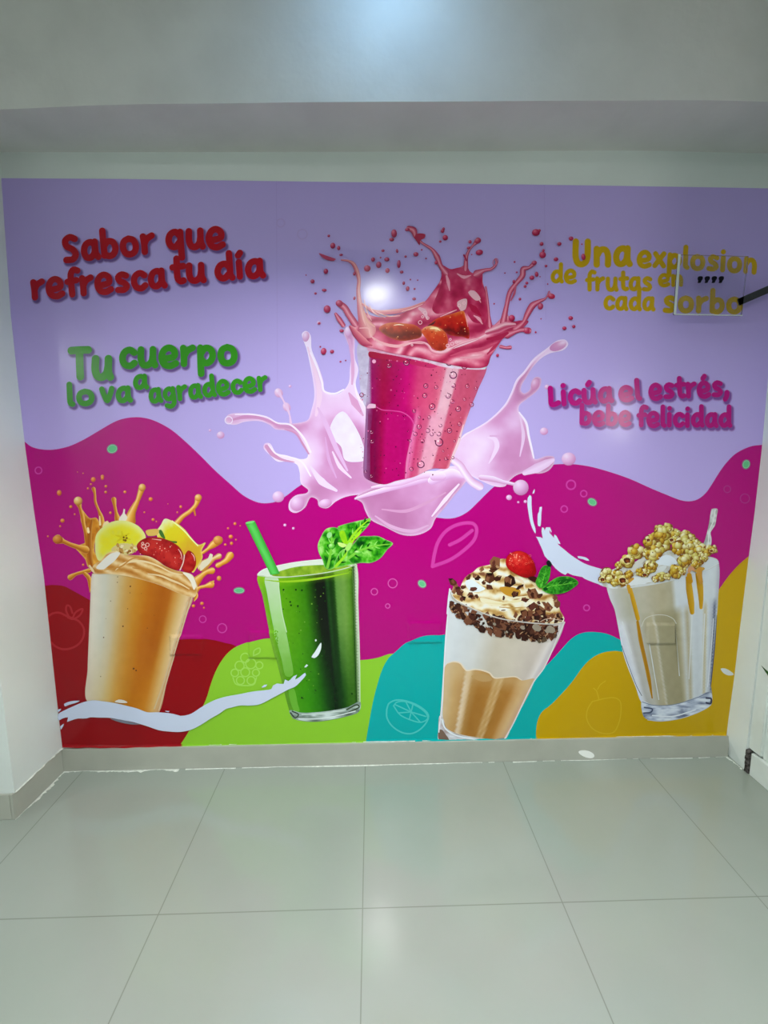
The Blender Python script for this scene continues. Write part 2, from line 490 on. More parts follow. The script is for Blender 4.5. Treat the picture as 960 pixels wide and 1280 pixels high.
class Sheet:
    """collects inked shapes in photo pixels; build() lays them on the wall as ONE mesh"""

    def __init__(s, name, parent=None, base=0, C=None):
        s.name, s.parent, s.lay = name, parent, base
        s.V, s.L, s.K, s.F, s.n = [], [], [], [], 0
        s.C = C or tf; s.wk = None; s.bump = 1.0

    def at(s, C): s.C = C; return s

    def _add(s, v, k, f, up=True, rise=None):
        s.lay += (1 if up is True else .5 if up is False else up)
        v = np.asarray(v, float)
        s.L.append(s.lay + (0 if rise is None else rise * .6 * min(1., up or .5) if up is not True else rise * .6)); k = np.broadcast_to(np.asarray(k, float), (len(v), 3))
        s.V.append(v); s.K.append(k); s.L[-1] = np.broadcast_to(s.L[-1], (len(v),)); s.F.append(np.asarray(f, int) + s.n); s.n += len(v)

    def fill(s, pts, col, sp=None, smooth=True, up=True, step=2.0, raw=False):
        pts = pts if raw else s.C(pts)
        o = catmull(pts, True, step) if smooth else np.asarray(pts, float)
        keep = np.hypot(*(o - np.roll(o, 1, 0)).T) > .05
        o = o[keep]; n = len(o); bb = (*o.min(0), *o.max(0))
        inn = np.zeros((0, 2))
        if sp:
            gx = np.arange(bb[0], bb[2], sp); gy = np.arange(bb[1], bb[3], sp * .87)
            g = np.array([(x + (sp / 2 if j % 2 else 0), y) for j, y in enumerate(gy) for x in gx]) if len(gx) and len(gy) else inn
            if len(g):
                g = g[inside(g, o)]
                if len(g): g = g[poly_dist(g, o) > sp * .35]
                inn = g
        pp = plate_pts(*bb, bb)
        if pp:
            pp = np.array(pp); pp = pp[inside(pp, o)]
            if len(pp):
                pp = pp[poly_dist(pp, o) > .3]
                if len(inn): inn = np.concatenate([inn, pp])
                else: inn = pp
        P = np.concatenate([o, inn]) if len(inn) else o
        r = delaunay_2d_cdt([Vector(p) for p in P], [(i, (i + 1) % n) for i in range(n)], [], 1, 1e-5)
        v = np.array([tuple(p) for p in r[0]]); f = np.array([t for t in r[2] if len(t) == 3], int).reshape(-1, 3)
        # drop triangles outside the outline (self-crossing outlines)
        if len(f):
            cen = v[f].mean(1); f = f[inside(cen, o)]
        if callable(col):
            k = col(v[:, 0], v[:, 1], poly_dist(v, o)) if getattr(col, 'edge', 0) else col(v[:, 0], v[:, 1])
        else: k = col
        s._add(v, k, f, up); return o

    def stroke(s, pts, w, col, smooth=True, cap=True, up=True, step=1.5, raw=False):
        """w: full widths (one per control point, or one number); col: one colour or a list of colours from the left to the right edge"""
        pts = np.asarray(pts if raw else s.C(pts), float)
        if len(pts) == 1: pts = np.array([pts[0], pts[0] + .01])
        W = np.full(len(pts), float(w)) if np.isscalar(w) else np.asarray(w, float)
        if not raw: W = W * (s.wk or (s.C([(1, 0)])[0][0] - s.C([(0, 0)])[0][0]))
        pw = np.column_stack([pts, W])
        if smooth and len(pts) > 2:
            c = catmull(pts, False, step)
            tt = np.linspace(0, len(pts) - 1, len(c))
            # widths by arc parameter of the control points
            idx = [np.argmin(np.hypot(*(c - p).T)) for p in pts]
            idx[0] = 0; idx[-1] = len(c) - 1
            idx = np.maximum.accumulate(idx)
            hw = np.interp(np.arange(len(c)), idx, W) / 2
        else:
            c = pts; hw = W / 2
        t = np.gradient(c, axis=0) if len(c) > 1 else np.array([[1., 0]])
        t /= (np.hypot(*t.T)[:, None] + 1e-9)
        if cap:
            A = np.linspace(math.pi / 2, 0, 7)[:-1]
            h0, h1 = hw[0], hw[-1]
            c = np.concatenate([[c[0] - t[0] * h0 * math.sin(a) for a in A], c, [c[-1] + t[-1] * h1 * math.sin(a) for a in A[::-1]]])
            t = np.concatenate([[t[0]] * len(A), t, [t[-1]] * len(A)])
            hw = np.concatenate([[h0 * math.cos(a) for a in A], hw, [h1 * math.cos(a) for a in A[::-1]]])
        hw = np.maximum(hw, .02)
        nrm = np.column_stack([-t[:, 1], t[:, 0]])
        if isinstance(col, list): m = 2 * len(col) - 1
        else: m = 2
        u = np.linspace(-1, 1, m)
        # keep the inner side of a tight bend from folding over itself
        th = np.unwrap(np.arctan2(t[:, 1], t[:, 0])) if len(t) > 2 else np.zeros(len(t))
        if len(t) > 4:
            ds = np.hypot(*np.gradient(c, axis=0).T) + 1e-6; ka = np.gradient(th) / ds
            ka = np.convolve(np.pad(ka, 1, mode='edge'), [.25, .5, .25], 'valid')
        else: ka = np.zeros(len(t))
        lim = np.where(np.abs(ka) > 1e-4, .85 / (np.abs(ka) + 1e-9), 1e9)
        pos = np.where(ka > 0, np.minimum(hw, lim), hw); neg = np.where(ka < 0, np.minimum(hw, lim), hw)
        if isinstance(col, list): kc = ramp([(a, b) for a, b in zip(np.linspace(-1, 1, len(col)), col)], u)
        else: kc = np.array([col, col], float)
        v = (c[:, None, :] + nrm[:, None, :] * (np.where(u[None] > 0, pos[:, None], neg[:, None]) * u[None])[:, :, None]).reshape(-1, 2)
        k = np.broadcast_to(kc[None], (len(c), m, 3)).reshape(-1, 3)
        f = []
        for i in range(len(c) - 1):
            for j in range(m - 1):
                a = i * m + j; f += [(a, a + 1, a + m + 1), (a, a + m + 1, a + m)]
        s._add(v, k, f, up, np.repeat(np.linspace(0, 1, len(c)), m))

    def blob(s, c, rx, ry=None, rot=0, col=(0, 0, 0), up=True, n=18, raw=False, wob=0, sd=0):
        """ellipse; col a colour or a function of the unit coordinates u, v"""
        q = c if raw else s.C([c])[0]
        q2 = (q[0] + 1, q[1]) if raw else s.C([(c[0] + 1, c[1])])[0]
        sc = q2[0] - q[0]; rx = rx * sc; ry = rx if ry is None else ry * sc
        rr = (0, .4, .7, .88, 1) if callable(col) else (0, 1)
        U = [(0., 0.)]; f = []
        r_ = random.Random(sd)
        wv = [1 + wob * (r_.random() - .5) * 2 for _ in range(n)]
        for a in rr[1:]:
            for k in range(n):
                th = 2 * math.pi * k / n; U.append((a * math.cos(th) * wv[k], a * math.sin(th) * wv[k]))
        for k in range(n): f.append((0, 1 + k, 1 + (k + 1) % n))
        for i in range(len(rr) - 2):
            b = 1 + i * n
            for k in range(n):
                k2 = (k + 1) % n; f += [(b + k, b + n + k, b + n + k2), (b + k, b + n + k2, b + k2)]
        U = np.array(U); cs, sn = math.cos(rot), math.sin(rot)
        x, y = U[:, 0] * rx, U[:, 1] * ry
        v = np.column_stack([q[0] + cs * x - sn * y, q[1] + sn * x + cs * y])
        if callable(col): k = col(cs * U[:, 0] - sn * U[:, 1], sn * U[:, 0] + cs * U[:, 1])
        else: k = col
        s._add(v, k, f, up)

    def ring(s, c, r, w, col, a0=0, a1=360, ry=None, rot=0, up=True, raw=False):
        ry = r if ry is None else ry; n = 28; full = abs(a1 - a0) >= 360
        th = np.radians(np.linspace(a0, a1, n + 1)); cs, sn = math.cos(rot), math.sin(rot)
        q = [(c[0] + cs * r * math.cos(t) - sn * ry * math.sin(t), c[1] + sn * r * math.cos(t) + cs * ry * math.sin(t)) for t in th]
        s.stroke(q, w, col, smooth=False, cap=not full, up=up, raw=raw)

    def build(s, m=None, kind=None):
        V = np.concatenate(s.V); L = np.concatenate(s.L); K = np.concatenate(s.K); F = np.concatenate(s.F)
        a, b, c = V[F[:, 0]], V[F[:, 1]], V[F[:, 2]]
        ar = (b[:, 0] - a[:, 0]) * (c[:, 1] - a[:, 1]) - (b[:, 1] - a[:, 1]) * (c[:, 0] - a[:, 0])
        F = F[np.abs(ar) > 1e-7]; ar = ar[np.abs(ar) > 1e-7]
        F[ar > 0] = F[ar > 0][:, ::-1]
        q = wall_xz(V); y = -.0015 - L * LAY - bump_h(V) * s.bump
        co = np.column_stack([q[:, 0], y, q[:, 1]]) - ORG
        me = bpy.data.meshes.new(s.name)
        me.vertices.add(len(co)); me.vertices.foreach_set('co', co.ravel())
        me.loops.add(len(F) * 3); me.loops.foreach_set('vertex_index', F.ravel())
        me.polygons.add(len(F)); me.polygons.foreach_set('loop_start', np.arange(0, len(F) * 3, 3)); me.polygons.foreach_set('loop_total', np.full(len(F), 3))
        me.update(calc_edges=True); me.validate()
        ca = me.color_attributes.new('Col', 'FLOAT_COLOR', 'POINT')
        k4 = np.ones((len(co), 4)); k4[:, :3] = s2l(np.clip(K, 0, 255))
        ca.data.foreach_set('color', k4.ravel())
        o = link(s.name, me, m or M['vinyl'], s.parent)
        if kind: o['kind'] = kind
        return o


def ball(base, hi, lo, lx=-.35, ly=-.45, p=1.0):
    """printed drop: light from the upper left"""
    def f(u, v):
        d = np.hypot(u - lx, v - ly)
        return ramp([(0, hi), (.45, mixc(hi, base, .6)), (.85, base), (1.6, lo)], d * p)
    return f


def edged(fn):
    fn.edge = 1; return fn


def glass_u(TL, TR, BR, BL):
    """u across and v down a slanted tumbler"""
    TL, TR, BR, BL = map(np.array, (TL, TR, BR, BL))
    mt = (TL + TR) / 2; mb = (BL + BR) / 2; ax = mb - mt; L = ax @ ax

    def f(x, y):
        p = np.column_stack([x, y]); l1 = BL - TL; r1 = BR - TR
        v = ((p - mt) @ ax) / L
        for _ in range(3):
            a = TL + v[:, None] * l1; b = TR + v[:, None] * r1; d = b - a
            u = np.einsum('ij,ij->i', p - a, d) / np.einsum('ij,ij->i', d, d)
            c = a + u[:, None] * d; v = v + ((p - c) @ ax) / L
        return u, v
    return f
# ------------------------------------------------------------------ the mural: one printed vinyl sheet
mural = empty('wall_mural', tuple(on_plane([478], [926], 1, 0.0)[0]))
tag(mural, 'big glossy purple and magenta wall mural of five printed fruit drinks and lettering', 'mural', kind='thing')
ORG = np.array(mural.location)
LAV, MAG, RED, GRN, TEA, YEL = (184, 166, 230), (178, 0, 122), (146, 0, 14), (140, 200, 48), (0, 168, 170), (196, 158, 0)

EL = [(x, y) for x, y in EDGE_L[:-1]]
ER = [(x, y) for x, y in EDGE_R[:-1]]
BOT = [(78, 933), (200, 933.5), (340, 932), (457, 928.5), (560, 926.5), (670, 925.5), (800, 921.5), (908, 918)]
TOP = [(2, 223), (150, 224), (330, 226.5), (480, 228.5), (700, 231.5), (860, 234), (979, 236)]


def xl(y): return float(np.interp(y, [p[1] for p in EL], [p[0] for p in EL]))
def xr(y): return float(np.interp(y, [p[1] for p in ER], [p[0] for p in ER]))
def yb(x): return float(np.interp(x, [p[0] for p in BOT], [p[1] for p in BOT]))


b = Sheet('vinyl_backing', mural, 0); b.bump = 0
b.fill(TOP + ER[1:] + BOT[::-1][1:] + EL[::-1][1:-1], LAV, sp=12, smooth=False)
b.build()['label'] = 'lavender vinyl ground'


def wave(name, top, col, base, lab):
    """colour field: smooth top contour, then down the mural's edges to its foot"""
    s = Sheet(name, mural, base); s.bump = .45 if base == 1 else .75
    t = [tuple(p) for p in catmull(top, False, 3)]
    x1, x0 = t[-1], t[0]
    poly = list(t)
    if abs(x1[0] - xr(x1[1])) < 3: poly += [p for p in ER if p[1] > x1[1] + 2]
    poly += [(x, y) for x, y in BOT[::-1] if poly[-1][0] - 2 > x > (x0[0] + 2)]
    if abs(x0[0] - xl(x0[1])) < 3: poly += [p for p in EL[::-1] if p[1] > x0[1] + 2]
    s.fill(poly, col, sp=14, smooth=False)
    o = s.build(); o['label'] = lab
    return o


wave('colour_wave', [(xl(552), 552), (39, 558), (51, 561.5), (67, 562), (86, 558), (104, 550), (123, 539), (142, 528), (154, 523.5), (170, 521.5), (184, 523), (198, 528), (214, 537), (232, 552), (251, 570), (270, 589), (289, 606), (304, 619), (319.5, 627), (331, 629), (345, 627), (356, 621), (375, 607), (395, 597), (425, 592), (455, 598), (485, 612), (515, 633), (535, 644), (555, 648), (569.5, 647), (584, 640), (597, 628), (610, 615), (622, 605), (640, 595.5), (660, 588), (690, 581), (709, 580), (724, 581), (745, 585), (783, 597), (815, 611), (838, 620.5), (850, 625), (861, 626.6), (872, 624), (882, 616), (890, 604.5), (899, 590), (908, 578), (918, 568), (928, 562), (940, 557.5), (xr(556), 556)], MAG, 1, 'magenta wave across the middle')
wave('colour_wave', [(xl(732), 732), (66, 731), (80, 732.5), (93, 739), (111, 749), (150, 770), (185, 788), (218, 798), (240, 797.6), (262, 799), (280, 803), (297, 809), (340, 870), (300, 925), (227, yb(227))], RED, 2, 'dark red hill at the lower left')
wave('colour_wave', [(223.5, yb(223)), (230, 924), (238, 911), (250, 890), (258, 873), (263, 857), (268, 843), (275, 829), (284, 817), (295, 808.5), (312, 802), (337, 797), (365, 800), (400, 812), (430, 823), (449, 825), (470, 822.5), (493, 817), (520, 830), (500, 900), (480, yb(480))], GRN, 3, 'lime green hill')
wave('colour_wave', [(457, yb(457)), (461, 905), (466, 878), (471, 858), (478, 836), (486, 822), (494, 815), (505, 805), (516, 799), (530, 794), (545, 793), (570, 795), (610, 815), (650, 838), (679, 833.5), (692, 822), (702, 811), (712, 800), (722, 793), (733, 790), (745, 790), (758, 792), (770, 797), (785, 806), (800, 830), (790, 900), (770, yb(770))], TEA, 4, 'teal hill in the middle')
wave('colour_wave', [(670, yb(670)), (670, 912), (672, 900), (677, 890), (688, 881), (701, 868), (715, 852), (728, 834), (739, 823), (752, 816), (768, 813.5), (785, 815), (830, 805), (868, 776), (884, 757), (901, 733), (912, 718), (925, 704), (xr(695), 695)], YEL, 5, 'mustard yellow hill at the lower right')


def sp(pts, C=None): return C(pts) if C else pts


for x0, y0, x1, y1 in ((345.5, 227, 347, 480), (680, 231.5, 682, 400)):
    s = Sheet('film_seam', mural, 38); s.stroke([(x0, y0), (x1, y1)], .7, (177, 159, 223), smooth=False); s.build()

# the film's foot curls forward onto the baseboard
def foot():
    s = Sheet('curled_foot', mural, 40); r = random.Random(8); x = 79.; ks = [(228, RED), (457.5, GRN), (670, TEA), (2000, YEL)]
    V, K, F, Y = [], [], [], []
    wv = 3.4; i = 0
    while x < 908:
        k = next(c for a, c in ks if x <= a); wv = min(4.6, max(2.4, wv + r.uniform(-.5, .5)))
        for dy, out in ((wv, 0), (wv * .55, .0012), (wv * .2, .004), (-.2, .0075)):
            V.append((x, yb(x) - dy)); K.append(k); Y.append(out / LAY * (.8 + .2 * math.sin(x * .21)))
        if i:
            for j in range(3): a = 4 * i + j; F += [(a - 4, a, a + 1), (a - 4, a + 1, a - 3)]
        x += 2.5; i += 1
    s._add(V, K, F); s.L[-1] = s.L[-1] + np.array(Y); s.bump = 0
    s.build()['label'] = 'glossy foot of the film curling onto the baseboard'


foot()


# faint outlines of fruit and leaves
def outline(name, lab, col, draw):
    s = Sheet(name, mural, 24); s.wk = 1; draw(s, col); o = s.build(); o['label'] = lab; return o


def d_leaf(s, c):
    C = crop(440, 620, 4.0); s.at(C)
    s.stroke([(402, 352), (412, 290), (430, 230), (470, 175), (530, 142), (600, 136), (622, 160), (612, 215), (560, 270), (490, 318), (402, 352)], 4.2, c)
    s.stroke([(488, 244), (540, 218), (600, 172)], 4.2, c)


outline('leaf_outline', 'pale pink leaf outline', (206, 62, 165), d_leaf)


def d_cherry(s, c):
    s.at(crop(40, 720, 5.82))
    s.stroke([(118, 296), (150, 272), (200, 266), (250, 288), (300, 308), (345, 330), (378, 380), (376, 440), (340, 495), (280, 526), (220, 530), (170, 508), (140, 480)], 2.6, c)
    s.stroke([(268, 290), (250, 250), (256, 212), (278, 220), (296, 268)], 2.4, c)
    s.stroke([(300, 300), (320, 262), (370, 238), (352, 282), (300, 312), (262, 300)], 2.4, c)


outline('cherry_outline', 'faint cherry outline on the red hill', (176, 34, 44), d_cherry)


def d_berry(s, c):
    s.at(crop(200, 740, 6.0))
    for x, y, r in ((598, 552, 34), (682, 536, 38), (562, 605, 28), (640, 600, 33), (720, 604, 26), (604, 662, 30), (684, 662, 30), (640, 492, 34), (746, 548, 26)):
        s.ring((x, y), r, 1.5, c)
    s.stroke([(706, 470), (712, 430), (752, 412), (752, 445), (706, 470)], 1.5, c)
    s.stroke([(548, 640), (570, 688), (640, 700), (706, 690), (724, 640)], 1.5, c)


outline('berry_outline', 'faint blackberry outline on the lime hill', (162, 214, 92), d_berry)


def d_lime(s, c):
    s.at(crop(430, 780, 6.857))
    s.stroke([(366, 730), (385, 680), (440, 652), (520, 655), (620, 690), (700, 745), (724, 790), (700, 850), (640, 910), (570, 938), (490, 925), (410, 870), (368, 800), (366, 730)], 1.8, c)
    s.stroke([(425, 700), (450, 670), (520, 662), (620, 700), (700, 760), (715, 810), (660, 840), (570, 820), (480, 775), (425, 700)], 1.5, c)
    for q in ((440, 690), (530, 665), (590, 690), (700, 790), (650, 835), (560, 815), (470, 760)):
        s.stroke([(575, 752), q], 1.5, c, smooth=False)


outline('lime_outline', 'faint cut lime outline on the teal hill', (70, 192, 192), d_lime)


def d_pear(s, c):
    s.at(crop(660, 760, 6.0))
    s.stroke([(480, 700), (445, 760), (440, 830), (480, 900), (560, 938), (640, 930), (680, 860), (695, 780), (690, 700), (650, 672), (580, 676), (520, 690), (480, 700)], 1.4, c)
    s.stroke([(530, 680), (512, 620), (490, 600)], 1.4, c); s.stroke([(520, 610), (540, 575), (580, 545)], 1.2, c)


outline('pear_outline', 'faint pear outline on the yellow hill', (206, 172, 30), d_pear)

# little circles
PK, PL = (206, 64, 168), (180, 160, 222)
RINGS = [((48.5, 588), 4.2, 1.5, PK), ((351, 279), 5, 1.6, PL), ((378, 293), 6, 1.6, PL), ((253.6, 773.8), 4.2, 1.1, (206, 70, 170)), ((277.8, 785), 5.6, 1.2, (206, 70, 170)),
         ((467.9, 739.5), 4, 1.1, (214, 90, 180)), ((490.8, 729), 5.6, 1.1, (214, 90, 180)), ((484.6, 757.3), 2.7, 1.1, (214, 90, 180)),
         ((713.5, 606), 5.6, 1.9, PK), ((729.4, 617), 3.9, 1.6, PK), ((705, 636.2), 4, 1.6, PK), ((733, 759.6), 3.6, 1.5, PK), ((908.7, 611.4), 4.2, 1.3, (176, 50, 136)),
         ((930.7, 623), 5.7, 1.4, (176, 50, 136))]
for c, r, w_, k in RINGS:
    s = Sheet('bubble_outline', mural, 26); s.ring(c, r, w_, k); s.build()
# green pastilles
for x, y, rx, ry, ro in ((140.6, 561, 7, 6, -.3), (299, 738, 7.2, 4.2, 0), (740, 627.5, 6.4, 5, .5), (527.5, 729.7, 6, 4.8, .7), (932.3, 580.4, 5.2, 6.2, .3)):
    s = Sheet('mint_pastille', mural, 26)
    s.blob((x, y), rx, ry, ro, (120, 130, 128)); s.blob((x, y), rx - 1, ry - 1, ro, (150, 200, 168)); s.blob((x, y), rx - 1.8, ry - 1.8, ro, (96, 186, 132)); s.build()

# white brush strokes
WHT = (205, 214, 240)


def brush_right():
    s = Sheet('brush_stroke', mural, 32, crop(640, 600, 6.857))
    s.fill([(205, 485), (245, 490), (262, 500), (252, 440), (256, 405), (272, 410), (278, 432), (290, 405), (325, 405), (338, 440), (335, 452), (318, 425), (322, 455), (350, 485), (370, 505), (395, 552), (440, 590), (500, 640), (560, 680), (620, 715), (690, 740), (760, 760), (800, 775), (860, 880), (800, 915), (740, 892), (680, 870), (620, 845), (600, 830), (520, 815), (475, 795), (455, 812), (420, 795), (370, 755), (325, 700), (278, 650), (262, 605), (235, 545), (222, 515)], WHT, step=4)
    s.fill([(150, 128), (164, 138), (166, 200), (170, 270), (180, 350), (200, 420), (200, 458), (178, 425), (155, 360), (140, 280), (130, 200), (135, 150)], WHT)
    s.fill([(236, 232), (254, 228), (250, 290), (248, 350), (240, 398), (222, 392), (218, 340), (220, 290), (230, 270)], WHT)
    s.fill([(192, 76), (190, 110), (174, 118), (180, 96)], WHT)
    s.fill([(362, 465), (380, 480), (398, 515), (414, 548), (395, 545), (372, 510), (358, 488)], WHT)
    s.fill([(560, 652), (600, 655), (640, 668), (660, 690), (640, 690), (600, 676), (565, 668)], WHT)
    s.build()['label'] = 'white brush sweep beside the popcorn shake'
    s = Sheet('brush_stroke', mural, 32, crop(840, 720, 3.767))
    s.fill([(228, 435), (250, 435), (275, 448), (290, 463), (265, 467), (240, 455)], (206, 210, 214)); s.build()['label'] = 'short white fleck on the yellow hill'


brush_right()


def brush_left():
    s = Sheet('brush_stroke', mural, 430, crop(40, 720, 5.82))
    C2 = crop(60, 700, 4.8); C3 = crop(200, 740, 6.0); C4 = crop(290, 700, 4.8); C1 = s.C
    top = C1([(198, 1000), (250, 968), (310, 940), (380, 912), (450, 898)]) + C2([(330, 842), (400, 852), (470, 868), (540, 886), (600, 908), (660, 908), (740, 915), (800, 930)]) + \
        C3([(150, 922), (190, 920), (240, 905), (310, 860), (370, 825), (430, 798), (500, 778), (600, 760), (700, 740), (790, 730), (838, 722), (850, 695), (880, 680), (915, 684)]) + \
        C4([(312, 738), (320, 712), (340, 722), (372, 692), (392, 684), (380, 712), (410, 695), (440, 672), (445, 685), (415, 722), (380, 755)])
    bot = C4([(340, 772), (310, 788), (250, 820), (170, 860), (110, 868), (50, 868), (0, 880)]) + C3([(500, 870), (450, 905), (380, 945), (310, 990), (240, 1025), (160, 1042), (80, 1040), (0, 1030)]) + \
        C2([(600, 992), (520, 968), (450, 955), (380, 942), (310, 940), (260, 938), (236, 945), (190, 940)]) + C1([(395, 1032), (340, 1030), (290, 1045), (262, 1055), (270, 1022), (230, 1030), (202, 1045)])
    s.fill(top + bot, WHT, raw=True, step=3)
    s.fill([(240, 925), (290, 905), (355, 902), (330, 915), (280, 930), (245, 942)], WHT)
    s.fill([(190, 970), (220, 960), (200, 985)], WHT)
    s.fill([(212, 1090), (240, 1068), (235, 1085), (216, 1112)], WHT)
    s.at(C2); s.fill([(405, 845), (430, 832), (465, 838), (482, 850), (450, 853)], (230, 222, 214)); s.fill([(705, 900), (735, 902), (725, 908)], WHT)
    s.fill([(380, 946), (440, 952), (500, 966), (560, 980), (500, 980), (430, 966)], (122, 122, 140))
    s.at(C3); s.fill([(765, 710), (785, 690), (808, 688), (795, 705)], WHT)
    s.at(C4); s.fill([(478, 580), (500, 545), (535, 492), (536, 525), (520, 565), (495, 585)], (225, 236, 240)); s.blob((504, 478), 5, 7, 0, (226, 236, 232)); s.fill([(435, 640), (450, 620), (458, 628), (446, 640)], (216, 230, 226))
    s.build()['label'] = 'long white brush wave under the orange smoothie'


brush_left()

# ------------------------------------------------------------------ lettering: a stroked, round brush alphabet
# x-height 1 (ink), centre lines; (advance, strokes)
GL = {
    'a': (.86, [[(.66, .70), (.50, .84), (.28, .76), (.17, .48), (.24, .22), (.42, .17), (.60, .34), (.66, .62)], [(.67, .84), (.67, .34), (.76, .17)]]),
    'b': (.84, [[(.19, 1.28), (.18, .8), (.18, .2)], [(.2, .62), (.38, .80), (.60, .74), (.68, .46), (.56, .22), (.36, .16), (.2, .26)]]),
    'c': (.76, [[(.66, .72), (.48, .84), (.26, .74), (.17, .48), (.26, .23), (.48, .16), (.66, .28)]]),
    'd': (.88, [[(.66, .66), (.50, .82), (.28, .74), (.17, .46), (.26, .22), (.44, .17), (.62, .34)], [(.69, 1.28), (.69, .6), (.69, .3), (.76, .17)]]),
    'e': (.86, [[(.18, .43), (.42, .45), (.66, .53), (.66, .76), (.46, .89), (.24, .78), (.14, .48), (.24, .2), (.48, .12), (.72, .22)]]),
    'f': (.62, [[(.62, 1.2), (.46, 1.26), (.32, 1.08), (.30, .7), (.30, .17)], [(.14, .74), (.34, .76), (.54, .78)]]),
    'g': (.86, [[(.64, .68), (.48, .83), (.26, .74), (.17, .50), (.26, .28), (.46, .24), (.62, .42)], [(.68, .82), (.69, .3), (.66, -.05), (.46, -.2), (.22, -.12)]]),
    'i': (.38, [[(.19, .82), (.19, .17)], [(.2, 1.16), (.21, 1.17)]]),
    'I': (.38, [[(.19, .82), (.19, .17)], [(.18, 1.13), (.26, 1.24)]]),
    'l': (.40, [[(.18, 1.28), (.18, .5), (.2, .22), (.28, .17)]]),
    'n': (.86, [[(.18, .84), (.18, .17)], [(.2, .56), (.36, .80), (.56, .80), (.67, .58), (.67, .17)]]),
    'o': (.90, [[(.44, .84), (.24, .74), (.17, .48), (.26, .23), (.46, .16), (.66, .26), (.73, .52), (.64, .76), (.44, .84)]]),
    'p': (.84, [[(.18, .84), (.18, .2), (.19, -.26)], [(.2, .60), (.38, .82), (.60, .76), (.68, .50), (.58, .26), (.38, .18), (.2, .34)]]),
    'q': (.88, [[(.64, .68), (.48, .83), (.26, .74), (.17, .48), (.26, .25), (.46, .2), (.62, .38)], [(.68, .82), (.69, .2), (.70, -.26)]]),
    'r': (.70, [[(.18, .84), (.2, .5), (.19, .17)], [(.2, .5), (.34, .72), (.56, .84)]]),
    's': (.74, [[(.58, .78), (.40, .85), (.22, .74), (.28, .57), (.48, .46), (.58, .30), (.44, .17), (.18, .18)]]),
    't': (.62, [[(.30, 1.18), (.29, .6), (.32, .28), (.44, .17), (.54, .2)], [(.12, .80), (.34, .82), (.56, .84)]]),
    'u': (.88, [[(.18, .84), (.17, .42), (.26, .2), (.44, .17), (.60, .32), (.66, .56)], [(.67, .84), (.67, .36), (.74, .17)]]),
    'v': (.80, [[(.16, .84), (.26, .5), (.40, .18), (.54, .46), (.66, .84)]]),
    'x': (.78, [[(.16, .82), (.40, .5), (.64, .18)], [(.62, .84), (.38, .5), (.16, .17)]]),
    'S': (.80, [[(.62, 1.06), (.42, 1.16), (.2, 1.02), (.24, .78), (.48, .62), (.60, .40), (.46, .2), (.17, .19)]]),
    'T': (.90, [[(.16, 1.12), (.46, 1.14), (.80, 1.15)], [(.47, 1.1), (.48, .6), (.50, .17)]]),
    'U': (.92, [[(.19, 1.14), (.18, .5), (.28, .22), (.46, .17), (.64, .3), (.70, .6), (.71, 1.14)]]),
    'L': (.70, [[(.2, 1.08), (.19, .6), (.2, .2), (.36, .18), (.58, .26)]]),
    ',': (.34, [[(.22, .30), (.2, .1), (.1, -.08)]]),
}
GL['é'] = (GL['e'][0], GL['e'][1] + [[(.40, 1.14), (.50, 1.26)]])
GL['ú'] = (GL['u'][0], GL['u'][1] + [[(.40, 1.14), (.50, 1.26)]])


def lettering(lab, words, C, col, shadow=None, weight=.285, base=40):
    """words: (text, baseline start, baseline end, x-height, bend) in crop units"""
    s = Sheet('lettering', mural, base)
    runs = []
    for text, p0, p1, xh, bend in words:
        a, b_ = map(np.array, C([p0, p1])); k = C([(0, 0), (1, 0)]); h = xh * (k[1][0] - k[0][0]) * 1.03
        tot = sum(GL[c][0] for c in text) - .04; d = b_ - a; L = np.hypot(*d); u = d / L; n = np.array([u[1], -u[0]])
        sx = L / tot; x = 0
        for c in text:
            adv, st = GL[c]; ph = .05 * math.sin(17.3 * x + len(runs))
            for pl in st:
                q = []
                for gx, gy in pl:
                    t = (x + gx - .02) / tot
                    q.append(a + d * t + n * (gy * h + bend * h * 4 * t * (1 - t) + ph * h * .3))
                runs.append((q, weight * (.55 * h + .45 * sx)))
            x += adv
    if shadow is not None:
        for grow, t in ((4.6, .13), (3.2, .3), (1.8, .5), (.5, .72)):
            s.lay += 1
            for q, w_ in runs:
                s.stroke([p + np.array([2.0, 2.6]) for p in q], w_ + grow, mixc(LAV, shadow, t), raw=True, up=False)
    s.lay += 1
    for q, w_ in runs: s.stroke(q, w_, col, raw=True, up=False)
    o = s.build(); o['label'] = lab
    return o


SH = (74, 44, 104)
C = crop(30, 270, 3.0)
lettering('red lettering reading Sabor que refresca tu dia', [('Sabor', (150, 184), (498, 147), 84, 0), ('que', (533, 138), (757, 126), 86, 0), ('refresca', (30, 322), (537, 276), 82, 0),
          ('tu', (553, 262), (686, 255), 82, 0), ('dIa', (716, 250), (905, 236), 80, 0)], C, (172, 10, 30), SH)
C = crop(70, 415, 3.4286)
lettering('green lettering reading Tu cuerpo lo va a agradecer', [('Tu', (52, 212), (248, 212), 114, 0), ('cuerpo', (272, 162), (782, 150), 98, 0), ('lo', (48, 324), (172, 318), 74, 0), ('va', (190, 312), (328, 304), 76, 0),
          ('a', (332, 252), (398, 248), 70, 0), ('agradecer', (402, 314), (912, 256), 72, 0)], C, (52, 140, 30), SH)
C = crop(670, 280, 3.31)
lettering('yellow lettering reading Una explosion de frutas en cada sorbo', [('Una', (148, 184), (394, 184), 94, 0), ('explosion', (414, 182), (912, 214), 74, 0), ('de', (58, 248), (167, 250), 62, 0), ('frutas', (203, 284), (480, 283), 66, 0),
          ('en', (503, 263), (607, 263), 56, 0), ('cada', (276, 360), (489, 367), 66, 0), ('sorbo', (520, 370), (850, 380), 76, 0)], C, (200, 160, 4), None, .275)
C = crop(670, 460, 3.692)
